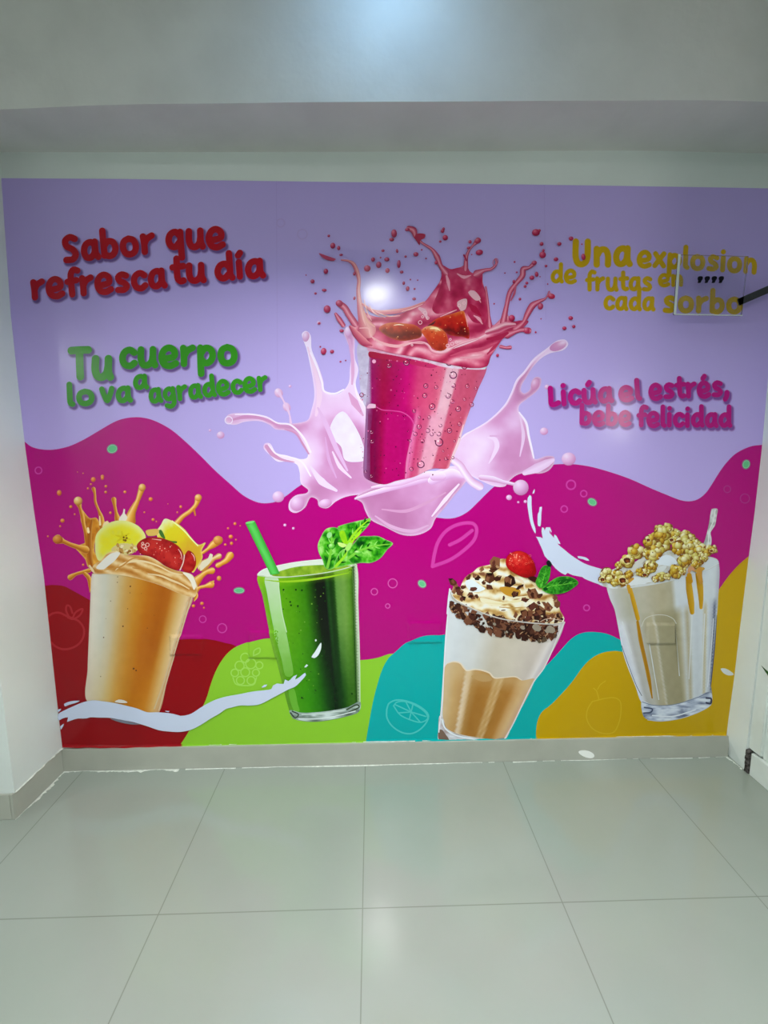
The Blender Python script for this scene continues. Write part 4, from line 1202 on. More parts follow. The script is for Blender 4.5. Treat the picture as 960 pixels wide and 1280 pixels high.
    for x, y, r in spots:
        choc_flake(f, x, y, r * 1.05, rr)
        if r > 20: choc_flake(f, x + rr.uniform(-14, 14), y + rr.uniform(-10, 10), r * .6, rr)
    # band under the rim, seen through the glass
    for k in range(190):
        t = rr.random() ** .9; x = 150 + t * 600
        yc = np.interp(x, [150, 200, 280, 360, 440, 540, 640, 750], [395, 425, 462, 500, 515, 530, 540, 550]); hw = np.interp(x, [150, 250, 400, 550, 650, 750], [26, 42, 46, 46, 46, 18])
        y = yc + rr.uniform(-1, 1) * hw
        if x < 230 and y < 380: continue
        choc_flake(f, x, y, rr.uniform(12, 27), rr, dark=rr.choice([(54, 24, 16), (72, 34, 24), (44, 20, 14), (80, 42, 30), (60, 28, 20), (112, 68, 48)]))
    for x, y, r in ((640, 520, 26), (720, 530, 26), (560, 520, 14), (400, 500, 10), (470, 545, 8), (700, 540, 14)): f.blob((x, y), r, r * .8, .4, (150, 138, 124), wob=.2, n=9)
    for x, y, r in ((680, 590, 18), (655, 596, 12), (745, 570, 10)): choc_flake(f, x, y, r, rr, dark=(88, 70, 56))
    done(f, 'dark chocolate shavings', 'stuff')
    g = Sheet('glass_rim', part, f.lay + 1, CE)
    g.stroke([(146, 300), (158, 340), (190, 370), (260, 405), (340, 440), (440, 470), (540, 486), (640, 496), (740, 500), (800, 488)], [6, 9, 9, 8, 7, 6, 6, 6, 6, 5], [(246, 246, 246), (206, 200, 196), (160, 150, 146), (230, 226, 224)])
    g.stroke([(146, 300), (140, 360), (132, 440)], [8, 12, 10], (222, 228, 240)); g.stroke([(800, 490), (775, 545), (740, 620)], [6, 9, 7], (220, 214, 218))
    g.stroke([(660, 486), (700, 470), (750, 474), (790, 480)], 3, (226, 190, 170))
    done(g, 'pale rim line')
    r = Sheet('printed_raspberry', part, g.lay + 1, CE)

    def rasp(x, y, d):
        c = CE([(525, 125)])[0]; e = np.hypot(x - c[0], y - c[1])
        a = ramp([(0, (226, 60, 50)), (9, (206, 28, 30)), (20, (176, 6, 14)), (28, (140, 0, 10))], e + (fbm(x, y, 3) - .5) * 9)
        return mixc(a, (150, 8, 16), np.exp(-d / 1.2) * .6)
    r.fill([(464, 152), (472, 115), (500, 92), (540, 82), (585, 98), (618, 135), (636, 180), (636, 215), (605, 238), (560, 232), (505, 205), (475, 180)], edged(rasp), sp=1.4)
    for k in range(46):
        a, e = rr.uniform(0, 6.28), rr.random() ** .5; x, y = 552 + 78 * e * math.cos(a), 160 + 66 * e * math.sin(a)
        r.ring((x, y), rr.uniform(4, 7), 2, rr.choice([(236, 100, 80), (150, 4, 14), (220, 60, 50)]) if y < 170 else rr.choice([(150, 2, 12), (196, 20, 26)]))
    for k in range(14):
        x, y = 515 + rr.uniform(-35, 35), 112 + rr.uniform(-16, 30); r.blob((x, y), rr.uniform(2.5, 5), 3, rr.uniform(0, 3), (246, 160, 136), n=7)
    r.fill([(590, 236), (630, 228), (650, 250), (630, 262)], (62, 14, 16))
    done(r, 'red raspberry')
    m = Sheet('printed_mint_leaf', part, r.lay + 1, C5)

    def mint(x, y, d):
        t = .6 * fbm(x, y, 4) + .4 * fbm(x, y, 1.8); a = ramp([(.25, (10, 70, 12)), (.5, (36, 132, 22)), (.75, (96, 190, 60))], t)
        return mixc(a, (96, 190, 60), np.exp(-d / .7) * .6)
    m.fill([(372, 455), (400, 380), (440, 285), (490, 250), (548, 276), (545, 360), (520, 440), (462, 512), (420, 522), (385, 490)], edged(mint), sp=1.1)
    m.stroke([(440, 500), (470, 400), (500, 275)], [12, 9, 5], (100, 190, 60))
    for y0, sg in ((450, -1), (400, 1), (380, -1), (340, 1)): m.stroke([(470 - (440 - y0) * -.1, y0), (470 + sg * 45, y0 - 40)], [6, 3], (14, 92, 14))
    m.fill([(498, 216), (530, 188), (568, 240), (545, 272), (520, 262)], (16, 24, 26))
    done(m)
    m2 = Sheet('printed_mint_leaf', part, m.lay + 1, C5)
    m2.fill([(445, 535), (490, 490), (540, 450), (640, 392), (760, 384), (850, 418), (884, 460), (822, 522), (720, 578), (600, 596), (510, 580)], edged(mint), sp=1.1)
    m2.stroke([(450, 540), (560, 500), (700, 480), (870, 455)], [12, 10, 8, 4], (110, 196, 60))
    m2.fill([(640, 440), (720, 415), (800, 425), (740, 462), (660, 480)], (14, 86, 14))
    for x in (560, 630, 700, 770): m2.stroke([(x, 498 - (x - 560) * .14), (x + 50, 540 - (x - 560) * .14)], [6, 3], (20, 104, 18)); m2.stroke([(x, 490 - (x - 560) * .14), (x + 46, 436)], [6, 3], (90, 186, 56))
    m2.fill([(460, 530), (500, 510), (520, 545), (485, 560)], (6, 70, 20))
    done(m2)


shake_coffee()


def shake_popcorn():
    CH, C6, C7 = crop(730, 690, 5.053), crop(740, 650, 10.667), crop(810, 630, 9.6)
    s, lab = drink('printed_drink', 'popcorn vanilla shake with caramel streaks', CH)
    s.fill([(142, 216), (200, 180), (350, 150), (560, 100), (760, 30), (830, 40), (848, 66), (790, 104), (700, 134), (550, 182), (400, 212), (250, 228)], (206, 208, 212))
    s.fill([(735, 120), (755, 85), (800, 40), (848, 66), (800, 98), (750, 112)], (206, 214, 222))
    q = CH([(145, 230), (848, 72), (805, 930), (365, 1010)]); G = glass_u(*q)

    def body(x, y):
        u, v = G(x, y)
        a = ramp([(0, (206, 206, 216)), (.05, (186, 186, 184)), (.15, (176, 172, 156)), (.3, (186, 180, 164)), (.45, (178, 168, 142)), (.56, (176, 168, 144)), (.6, (206, 212, 220)), (.75, (202, 208, 220)), (.9, (206, 214, 224)), (.97, (210, 216, 224)), (1, (180, 182, 196))], u)
        b_ = ramp([(0, (206, 210, 226)), (.05, (216, 218, 230)), (.1, (180, 178, 178)), (.2, (190, 188, 182)), (.27, (172, 164, 142)), (.34, (178, 168, 140)), (.36, (200, 196, 184)), (.38, (162, 154, 126)), (.58, (154, 146, 116)), (.62, (180, 172, 148)), (.66, (200, 204, 208)), (.7, (176, 164, 136)),
                   (.74, (206, 212, 220)), (.8, (198, 204, 214)), (.86, (206, 212, 220)), (.885, (188, 174, 136)), (.91, (210, 216, 224)), (.96, (176, 182, 200)), (.98, (70, 76, 104)), (1, (190, 196, 206))], u)
        c = mixc(a, b_, np.clip((v - .24) * 14, 0, 1))
        return c + (fbm(x, y, 6)[:, None] - .5) * 12
    s.fill([(142, 215), (165, 224), (250, 226), (400, 208), (550, 178), (700, 130), (790, 102), (848, 68), (842, 330), (836, 400), (822, 600), (800, 830), (806, 900), (800, 962), (720, 1010), (600, 1050), (480, 1066), (400, 1056), (372, 1030), (365, 950), (330, 850), (255, 660), (213, 470), (190, 360), (160, 290)], body, sp=2.4)
    # facet arch, ice-clear foot, dark glass edges
    s.stroke([(360, 470), (385, 420), (440, 398), (510, 398), (560, 420), (580, 450)], 4, (206, 204, 196))
    for x0, x1 in (((240, 440), (300, 640)), ((410, 580), (470, 930)), ((570, 460), (600, 780)), ((680, 400), (660, 800)), ((760, 390), (740, 860))):
        s.stroke([x0, x1], [7, 5], (214, 218, 224))
    s.stroke([(215, 470), (256, 660), (330, 850), (366, 945), (430, 985)], [4, 9, 12, 12, 4], (216, 220, 236)); s.stroke([(236, 590), (270, 690), (330, 845), (362, 905)], 4, (70, 76, 96))
    s.stroke([(836, 400), (822, 600), (798, 840)], [3, 6, 5], (60, 70, 108)); s.stroke([(815, 420), (800, 620), (778, 850)], 5, (222, 226, 236))
    s.fill([(364, 940), (430, 962), (560, 962), (690, 920), (790, 880), (806, 902), (800, 962), (720, 1012), (600, 1052), (480, 1068), (400, 1056), (370, 1028)], lambda x, y: ramp([(.22, (96, 104, 134)), (.42, (160, 170, 196)), (.6, (206, 214, 232)), (.8, (226, 232, 242))], fbm(x * .55, y * 2, 7)), sp=1.7)
    s.stroke([(380, 980), (430, 990), (420, 1010), (376, 1015)], 10, (74, 82, 110)); s.stroke([(770, 920), (800, 925), (796, 955), (770, 950)], 12, (52, 56, 84)); s.stroke([(430, 1030), (560, 1035), (700, 995)], 8, (224, 230, 242))
    s.stroke([(366, 945), (440, 966), (560, 962), (690, 925), (790, 885)], 5, (120, 128, 150)); s.stroke([(400, 1058), (480, 1066), (600, 1050), (720, 1010), (798, 964)], 4, (206, 212, 226))
    # caramel
    CAR = [(210, 164, 40), (196, 148, 10), (176, 126, 10)]
    s.stroke([(290, 232), (310, 310), (338, 420)], [22, 28, 26], CAR); s.stroke([(336, 440), (356, 560), (385, 690), (408, 800), (428, 920)], [18, 26, 24, 24, 8], [(176, 130, 30), (166, 112, 10), (186, 140, 40)])
    s.stroke([(655, 160), (662, 230), (674, 320), (680, 380)], [32, 42, 40, 28], CAR); s.stroke([(720, 140), (730, 220), (736, 300), (736, 350)], [40, 40, 30, 20], CAR)
    s.stroke([(142, 218), (250, 226), (400, 209), (550, 179), (700, 132), (790, 104), (847, 70)], 6, [(226, 232, 238), (190, 190, 190)])
    # pale socket frame that shows through the film
    part = done(s, lab)
    st = Sheet('printed_straw', part, s.lay + 1, C7)
    st.fill([(758, 58), (790, 52), (828, 60), (815, 160), (800, 250), (768, 300), (745, 340), (756, 420), (742, 500), (662, 492), (680, 420), (702, 340), (728, 220)], lambda x, y: ramp([(.3, (166, 166, 166)), (.6, (214, 216, 218))], fbm(x, y, 5)), sp=1.6)
    st.stroke([(800, 70), (775, 210), (730, 320), (715, 480)], [14, 12, 10, 10], (226, 228, 230)); done(st, 'white straw')
    # cream under the popcorn
    w_ = Sheet('whipped_cream', part, st.lay + 1, C6)

    def cream(x, y): return ramp([(.25, (170, 164, 150)), (.5, (206, 208, 210)), (.75, (226, 232, 240))], fbm(x, y, 6))
    w_.fill([(120, 830), (200, 700), (420, 600), (560, 560), (700, 470), (900, 400), (1100, 420), (1300, 520), (1330, 600), (1100, 720), (860, 815), (600, 870), (420, 905), (200, 900)], cream, sp=2)
    w_.at(C7); w_.fill([(80, 690), (150, 630), (230, 610), (300, 640), (345, 700), (300, 740), (200, 735), (110, 720)], (222, 230, 242)); w_.fill([(0, 840), (80, 800), (160, 740), (220, 745), (180, 800), (90, 850), (20, 880)], (214, 218, 222))
    w_.at(C6); w_.fill([(470, 660), (560, 570), (660, 500), (700, 520), (640, 600), (560, 690), (500, 720)], (206, 204, 200)); w_.fill([(480, 800), (560, 740), (700, 770), (860, 800), (560, 865), (420, 890)], (220, 224, 230))
    w_.stroke([(390, 880), (470, 820), (540, 780)], [30, 60, 30], (206, 150, 50)); w_.stroke([(480, 880), (500, 960)], [50, 46], (196, 144, 30))
    done(w_, 'vanilla cream')
    rr = random.Random(4)
    lay = w_.lay

    def kernel(C, x, y, r, hole=None, gold=0.0):
        nonlocal lay
        k = Sheet('printed_popcorn', part, lay + .5, C)
        r = r * 1.2; pal = [((206, 192, 104), (240, 236, 190), (132, 96, 20)), ((192, 174, 70), (230, 222, 150), (112, 74, 12)), ((220, 208, 146), (246, 244, 220), (146, 110, 40))]
        gp = [((200, 158, 36), (236, 220, 130), (126, 72, 8)), ((186, 142, 22), (228, 208, 96), (112, 62, 6))]
        k.blob((x, y), r * .92, r * .85, 0, (124, 78, 22), wob=.12, sd=int(x))
        n = rr.choice([5, 6, 7])
        for i in range(n):
            a = 2 * math.pi * i / n + rr.uniform(-.45, .45); d = r * rr.uniform(.36, .66)
            b_, h, l = rr.choice(gp if rr.random() < gold else pal)
            k.blob((x + d * math.cos(a), y + d * math.sin(a)), r * rr.uniform(.3, .56), r * rr.uniform(.28, .44), rr.uniform(0, 3), ball(b_, h, l), n=11, wob=.14, sd=i, up=.5)
        for i in range(2):
            b_, h, l = rr.choice(gp if rr.random() < gold else pal); a = rr.uniform(0, 6.28)
            k.blob((x + .2 * r * math.cos(a), y + .2 * r * math.sin(a)), r * .42, r * .4, 0, ball(b_, h, l), n=11, wob=.1, sd=i, up=.5)
        for i in range(3): k.blob((x + rr.uniform(-.6, .6) * r, y + rr.uniform(-.6, .6) * r), r * .1, r * .07, rr.uniform(0, 3), rr.choice([(120, 74, 16), (176, 120, 40), (250, 246, 226)]), n=7, up=.5)
        if hole:
            hx, hy, hr = hole; k.blob((hx, hy), hr * 1.35, hr * 1.2, .3, (226, 206, 140), wob=.15, sd=3); k.blob((hx, hy), hr, hr * .85, .4, (84, 28, 10), wob=.2, sd=2); k.blob((hx + hr * .2, hy + hr * .2), hr * .5, hr * .4, .4, (140, 60, 20), wob=.2)
        lay = k.lay; done(k)
    # from the back row to the front row
    for a in ((130, 300, 52, None, .2), (230, 300, 62, None, .1), (95, 380, 50, None, .5), (200, 400, 66, None, .7), (330, 370, 60, None, .2), (440, 360, 44, None, .2), (510, 400, 46, None, .2), (300, 440, 46, (275, 430, 22), .4), (420, 440, 74, None, .1), (560, 470, 58, None, .1),
              (40, 450, 70, None, .1), (190, 500, 66, None, .1), (360, 520, 80, None, .8), (480, 490, 60, None, .4), (620, 540, 66, None, .35), (700, 560, 56, None, .2), (765, 540, 46, (750, 560, 18), .5), (80, 540, 90, None, .2), (30, 620, 60, None, .4), (470, 620, 70, None, .1), (430, 680, 74, None, .7), (590, 660, 74, None, .2), (560, 720, 50, None, .5), (660, 640, 46, None, .1)):
        kernel(C7, a[0], a[1], a[2] * 1.08, a[3], a[4])
    for a in ((920, 200, 90, None, .5), (760, 290, 84, (740, 265, 22), .2), (580, 420, 96, None, .55), (720, 440, 62, (738, 488, 12), .2), (820, 440, 90, None, .5), (350, 600, 50, None, .1), (470, 545, 88, (455, 535, 44), .3), (180, 700, 74, None, .1), (130, 785, 50, (128, 790, 28), .1), (230, 770, 60, None, .1), (330, 720, 70, None, .1), (390, 800, 74, (395, 800, 42), .1), (480, 720, 56, None, .9), (290, 830, 50, None, .2), (760, 620, 84, None, .5), (690, 690, 70, (690, 728, 26), .2), (620, 690, 50, None, .6)):
        kernel(C6, *a)
    for a in ((30, 740, 50, None, .6), (325, 805, 80, None, .6), (400, 800, 44, (415, 835, 14), .2), (150, 870, 56, None, .1), (80, 890, 42, None, .2), (215, 860, 40, None, .1)):
        kernel(C7, *a)
    k = Sheet('caramel_drip', part, lay + 1, C7)
    k.stroke([(480, 800), (500, 760), (540, 790)], [40, 50, 30], (206, 150, 110)); k.stroke([(560, 800), (610, 780), (650, 770)], [30, 70, 30], (196, 150, 60)); k.stroke([(600, 800), (605, 860), (620, 930)], [70, 60, 50], (196, 140, 50))
    k.stroke([(480, 850), (490, 920)], [60, 66], (190, 134, 4)); done(k, 'caramel running over the rim')


shake_popcorn()
def milk_splash():
    CL, CM, CN = crop(260, 400, 4.364), crop(540, 410, 4.74), crop(340, 520, 2.4)
    B_, H_, L_, D_ = (222, 180, 226), (236, 216, 246), (204, 140, 194), (182, 112, 164)
    s = Sheet('printed_milk_splash', mural, 60, CM)

    def milk(lx, ly, k):
        def f(x, y, d):
            t = .84 * vnoise(x * .7 + y * .25 + lx, y * .5 - x * .15 + ly, 24) + .16 * fbm(x, y, 16)
            a = ramp([(.2, D_), (.42, L_), (.6, B_), (.85, H_)], t + k)
            return mixc(a, (238, 222, 248), np.exp(-d / 2.2) * .6)
        return edged(f)
    # right wing
    s.fill([(120, 780), (180, 640), (250, 600), (330, 550), (430, 455), (468, 390), (500, 310), (545, 255), (600, 182), (680, 120), (738, 76), (788, 70), (806, 98), (775, 132), (695, 152), (640, 186), (592, 238), (560, 290), (530, 340), (526, 372), (545, 388), (578, 366), (590, 315), (614, 290), (644, 298), (640, 345), (612, 382), (560, 422), (515, 462), (518, 510), (558, 560), (576, 640), (592, 700), (606, 775), (680, 758), (722, 764), (722, 800), (692, 842), (640, 862), (560, 856), (500, 872), (455, 908), (430, 938), (372, 938), (300, 910), (240, 880)], milk(40, 3, -.06), sp=2.2)
    s.stroke([(140, 690), (200, 636), (330, 556), (430, 462), (470, 392), (504, 312), (548, 262), (600, 196), (680, 132)], [6, 14, 10, 12, 12, 14, 12, 12, 6], [(238, 222, 248), (224, 184, 226)])
    s.stroke([(516, 500), (556, 560), (572, 640), (588, 710), (602, 770)], [8, 14, 13, 13, 8], (240, 226, 250))
    s.stroke([(330, 648), (372, 660), (384, 700), (360, 760), (336, 802)], [6, 26, 30, 18, 5], (232, 204, 240)); s.stroke([(345, 640), (400, 640)], 10, (214, 164, 214))
    s.blob((745, 108), 52, 26, -.35, ball((208, 146, 196), (240, 220, 248), (196, 130, 186), .5, -.6)); s.blob((610, 335), 24, 34, .35, ball((206, 144, 190), (228, 196, 232), (190, 120, 176)))
    s.stroke([(548, 858), (620, 830), (680, 800), (714, 782)], [30, 56, 46, 24], [(216, 170, 218), (232, 204, 240), (226, 190, 232)])
    s.stroke([(520, 520), (540, 640), (520, 760)], [6, 22, 6], (226, 192, 230))
    # left wing
    s.at(CL)
    s.fill([(512, 78), (535, 60), (560, 84), (566, 160), (602, 250), (628, 330), (640, 392), (690, 408), (738, 386), (768, 342), (774, 270), (780, 180), (756, 112), (740, 62), (765, 36), (796, 64), (800, 130), (802, 210), (820, 270), (806, 350), (830, 420), (862, 450), (866, 560), (860, 700), (856, 830), (890, 872), (970, 900), (990, 930), (860, 948), (760, 962), (700, 988), (650, 1026), (606, 1016), (596, 980), (560, 968), (530, 1022), (480, 1052), (444, 1036), (445, 990), (480, 956), (538, 944), (548, 928), (508, 892), (500, 830), (486, 790), (440, 772), (380, 772), (340, 738), (304, 700), (310, 674), (340, 674), (372, 724), (430, 738), (500, 758), (540, 752), (544, 720), (512, 665), (470, 616), (420, 602), (368, 596), (336, 572), (280, 552), (200, 556), (150, 572), (112, 566), (96, 545), (110, 518), (160, 508), (260, 516), (322, 526), (384, 560), (440, 566), (500, 560), (545, 545), (562, 500), (580, 420), (576, 350), (560, 260), (538, 160)], milk(0, 8, .06), sp=2.2)
    s.fill([(700, 520), (740, 500), (790, 560), (840, 660), (856, 760), (790, 775), (745, 760), (725, 690), (670, 640), (665, 590)], lambda x, y: mixc((232, 226, 246), (224, 206, 240), fbm(x, y, 8)), sp=3)
    s.stroke([(545, 150), (575, 250), (600, 340), (608, 420), (590, 520)], [8, 18, 22, 30, 14], (232, 198, 230)); s.stroke([(560, 180), (596, 260), (622, 340), (634, 388), (690, 402), (740, 380)], [8, 10, 10, 10, 10, 8], (240, 226, 250))
    s.stroke([(770, 110), (786, 200), (790, 290), (786, 350)], [16, 18, 18, 10], (214, 160, 206)); s.stroke([(800, 350), (818, 420), (856, 470)], [8, 12, 8], (238, 222, 248)); s.stroke([(770, 400), (800, 450), (845, 520)], [10, 40, 10], (208, 148, 196))
    s.stroke([(130, 545), (200, 530), (280, 534), (340, 555), (400, 585)], [10, 20, 16, 14, 8], (204, 140, 192)); s.stroke([(150, 516), (230, 514), (320, 530), (380, 562), (450, 572), (520, 640), (560, 720)], [6, 9, 8, 8, 9, 12, 10], (240, 224, 250))
    s.stroke([(420, 596), (480, 620), (520, 680), (550, 730)], [6, 10, 12, 8], (204, 138, 186))
    s.stroke([(320, 690), (350, 730), (400, 760), (470, 775)], [20, 24, 14, 6], (206, 144, 192)); s.stroke([(330, 680), (372, 730), (440, 746), (510, 772), (560, 850)], [6, 8, 8, 10, 8], (240, 226, 250))
    s.blob((535, 92), 18, 28, .2, ball((216, 168, 214), (238, 222, 248), (200, 140, 190))); s.blob((764, 62), 18, 26, 0, ball((220, 176, 222), (240, 226, 250), (204, 146, 196)))
    s.stroke([(600, 480), (640, 560), (700, 700), (760, 820)], [10, 26, 26, 10], (218, 174, 222)); s.stroke([(680, 720), (720, 800), (780, 860)], [8, 22, 8], (232, 206, 242)); s.stroke([(560, 800), (620, 880), (700, 930)], [10, 40, 14], (230, 206, 244)); s.stroke([(640, 640), (660, 760), (700, 860)], [6, 18, 6], (212, 160, 212))
    s.blob((487, 1003), 38, 40, .6, ball((214, 160, 212), (238, 216, 246), (190, 118, 178))); s.blob((640, 1000), 36, 24, -.2, ball((216, 164, 214), (238, 216, 246), (196, 126, 182)))
    s.ring((114, 547), 20, 5, (236, 220, 246))
    for x, y, rx, ry in ((386, 398, 22, 26), (430, 475, 20, 26)): s.blob((x, y), rx, ry, -.5, ball((220, 176, 218), (240, 226, 248), (204, 144, 196)))
    s.stroke([(390, 400), (412, 440), (432, 480), (446, 520), (452, 560)], [16, 8, 16, 8, 14], (226, 190, 228))
    # basin under the glass
    s.at(CN)
    s.fill([(250, 245), (300, 215), (400, 188), (480, 168), (545, 150), (590, 176), (575, 205), (545, 240), (520, 272), (490, 308), (475, 338), (435, 357), (390, 356), (340, 333), (295, 310), (280, 285), (270, 260)], milk(90, 60, -.16), sp=2.4)
    s.stroke([(250, 248), (300, 232), (400, 205), (480, 185), (530, 178)], [6, 14, 18, 20, 12], [(240, 226, 250), (226, 190, 230), (206, 150, 206)])
    s.stroke([(300, 214), (380, 200), (450, 178), (510, 176)], [6, 20, 22, 22], [(238, 222, 248), (230, 200, 238), (212, 158, 208)])
    s.stroke([(330, 280), (400, 285), (460, 262), (520, 230)], [4, 10, 9, 4], (208, 150, 196)); s.stroke([(310, 300), (360, 332), (420, 345), (468, 328)], [4, 10, 10, 4], (214, 166, 208)); s.stroke([(480, 300), (520, 250), (560, 205)], [4, 12, 5], (236, 214, 246))
    s.at(CM)
    s.stroke([(0, 905), (60, 880), (120, 862), (180, 880)], [50, 56, 60, 30], [(240, 226, 250), (228, 196, 236), (206, 150, 206)])
    s.stroke([(10, 882), (60, 880)], [44, 44], [(238, 222, 248), (226, 190, 232), (206, 148, 202)])
    s.stroke([(290, 885), (360, 895), (420, 912), (480, 925), (530, 948)], [30, 34, 22, 18, 60], [(238, 222, 248), (224, 186, 228), (200, 136, 190)])
    s.stroke([(132, 788), (165, 815), (195, 860), (235, 910), (280, 938)], [44, 46, 44, 46, 50], [(208, 150, 202), (226, 190, 230), (240, 226, 250), (220, 178, 224)])
    s.blob((525, 945), 46, 46, .4, ball((214, 162, 212), (236, 214, 244), (186, 112, 172)))
    # loose drops
    for x, y, r in ((808, 776, 42), (662, 612, 24), (680, 350, 15), (455, 1004, 17), (510, 1032, 7), (552, 1028, 10)): s.blob((x, y), r, r * .92, 0, ball((218, 168, 216), (240, 222, 248), (196, 124, 182)))
    s.at(CL)
    for x, y, r in ((70, 628, 21), (384, 964, 32), (606, 18, 12), (448, 362, 8), (12, 602, 7), (420, 1118, 8), (466, 1136, 7)): s.blob((x, y), r, r * .95, 0, ball((216, 170, 220), (240, 226, 250), (196, 130, 188)))
    return done(s, 'pale pink milk splash around the berry glass')


milk_splash()


def smoothie_berry():
    CK, CI, CJ, CS = crop(430, 400, 4.8), crop(380, 270, 5.333), crop(540, 270, 4.8), crop(450, 370, 6.4)
    s, lab = drink('printed_drink', 'pink berry smoothie glass with splash and strawberries', CK, 200)
    q = CK([(86, 150), (850, 272), (620, 900), (118, 935)]); G = glass_u(*q)

    def body(x, y):
        u, v = G(x, y)
        a = ramp([(0, (190, 176, 210)), (.05, (176, 160, 190)), (.085, (160, 130, 170)), (.1, (140, 10, 90)), (.2, (150, 2, 60)), (.3, (160, 0, 84)), (.4, (188, 0, 108)), (.44, (190, 20, 104)), (.5, (200, 58, 112)), (.66, (208, 84, 122)), (.7, (214, 110, 140)), (.715, (222, 168, 190)), (.8, (224, 170, 190)),
                  (.815, (196, 80, 116)), (.95, (192, 74, 108)), (1, (190, 84, 120))], u)
        b_ = ramp([(0, (150, 90, 140)), (.06, (120, 50, 100)), (.13, (112, 0, 60)), (.2, (150, 0, 70)), (.25, (176, 0, 100)), (.45, (172, 0, 100)), (.5, (180, 20, 104)), (.53, (214, 110, 160)), (.57, (196, 60, 112)), (.64, (200, 90, 130)), (.67, (220, 150, 180)), (.8, (222, 156, 182)), (.82, (194, 78, 112)), (.97, (194, 74, 106)), (1, (220, 150, 170))], u)
        c = mixc(a, b_, np.clip((v - .42) * 9, 0, 1))
        return c + (fbm(x, y, 4)[:, None] - .5) * 16
    s.fill([(85, 148), (200, 168), (340, 196), (470, 226), (600, 256), (730, 271), (852, 274), (800, 425), (760, 522), (702, 690), (640, 850), (622, 890), (530, 892), (420, 940), (310, 966), (240, 986), (150, 962), (118, 932), (119, 800), (127, 650), (129, 510), (100, 420), (90, 300)], body, sp=2)
    s.fill([(86, 150), (145, 158), (145, 300), (135, 440), (128, 520), (100, 430), (90, 300)], lambda x, y: mixc((170, 156, 190), (206, 196, 222), fbm(x, y, 4)), sp=2)
    s.fill([(140, 156), (300, 188), (470, 226), (600, 256), (730, 271), (852, 274), (846, 296), (730, 296), (600, 284), (500, 256), (340, 222), (220, 200), (150, 192)], lambda x, y: ramp([(.3, (206, 140, 176)), (.6, (222, 196, 220)), (.8, (206, 222, 232))], .5 * fbm(x, y, 4) + .5 * (x - 455) / 150), sp=2)
    s.fill([(150, 192), (220, 200), (340, 226), (470, 256), (560, 278), (520, 290), (380, 262), (240, 236), (152, 224)], lambda x, y: mixc((150, 0, 50), (200, 50, 110), (x - 462) / 90), sp=3)
    s.fill([(136, 530), (150, 505), (190, 508), (190, 526), (160, 530)], (216, 170, 200)); s.stroke([(190, 520), (230, 540), (290, 545), (350, 555), (400, 590), (425, 640)], [4, 5, 5, 6, 7, 5], (206, 70, 150))
    s.stroke([(425, 630), (400, 740), (380, 850), (370, 950)], [10, 14, 16, 10], (214, 110, 166)); s.stroke([(140, 540), (134, 700), (128, 900)], [6, 12, 14], (140, 90, 140))
    s.stroke([(715, 630), (690, 720), (655, 810), (640, 850)], [5, 14, 14, 8], (228, 190, 206)); s.stroke([(180, 540), (170, 700), (168, 950)], [10, 24, 20], (120, 0, 60))
    part = done(s, lab)
    b = Sheet('condensation_drops', part, s.lay + 1, CK)
    rr = random.Random(12)
    for x, y, r in ((374, 256, 17), (270, 274, 14), (654, 332, 20), (528, 520, 17), (570, 734, 22), (460, 866, 20), (684, 534, 15), (632, 664, 14), (490, 396, 13), (484, 454, 13), (624, 456, 14), (656, 394, 12), (738, 398, 11), (648, 490, 11), (450, 640, 13), (502, 664, 12), (428, 684, 11), (568, 684, 12), (470, 726, 11), (404, 894, 11), (764, 508, 12), (578, 634, 9), (630, 256, 18), (722, 278, 17), (790, 410, 9), (692, 624, 11), (420, 546, 10), (510, 584, 9), (452, 584, 8), (526, 686, 10), (106, 450, 12), (722, 476, 9), (552, 404, 10), (396, 724, 8), (165, 672, 11), (168, 728, 12), (662, 726, 7), (610, 832, 9), (594, 786, 6), (652, 826, 8), (130, 910, 9), (164, 935, 10)):
        dk = (96, 30, 70) if x < 700 else (130, 40, 70)
        b.ring((x, y), r, r * .24 + 1, dk, a0=rr.uniform(-120, -60), a1=rr.uniform(150, 240), up=.5); b.ring((x, y), r * .72, r * .26, (216, 140, 180), a0=40, a1=140, up=.5); b.blob((x - r * .3, y - r * .35), r * .22, None, 0, (250, 226, 238), n=7, up=.5)
    for k in range(230):
        x, y = rr.uniform(95, 800), rr.uniform(210, 940)
        if x > 850 - (y - 270) * .36 or (y > 880 and x > 560) or (y < 240 and x > 300): continue
        b.blob((x, y), rr.uniform(1.5, 5), None, 0, rr.choice([(90, 10, 56), (110, 16, 64), (206, 100, 150), (76, 6, 50)]), n=7, up=.3)
    for x, y, r in ((180, 250, 12), (572, 248, 8), (566, 238, 6), (790, 276, 7), (770, 284, 5), (660, 256, 6)): b.blob((x, y), r, None, 0, (232, 160, 200) if r > 10 else (120, 110, 130), n=9, up=.3)
    done(b, 'dark rimmed beads of condensation', 'stuff')
    # crown of pink splash
    P_, PH_, PL_ = (190, 60, 100), (226, 150, 176), (140, 20, 60)
    T1 = [(160, 40, 80), (192, 70, 106), (226, 150, 172), (206, 96, 126), (168, 40, 76)]
    c = Sheet('berry_splash', part, b.lay + 1, tf)

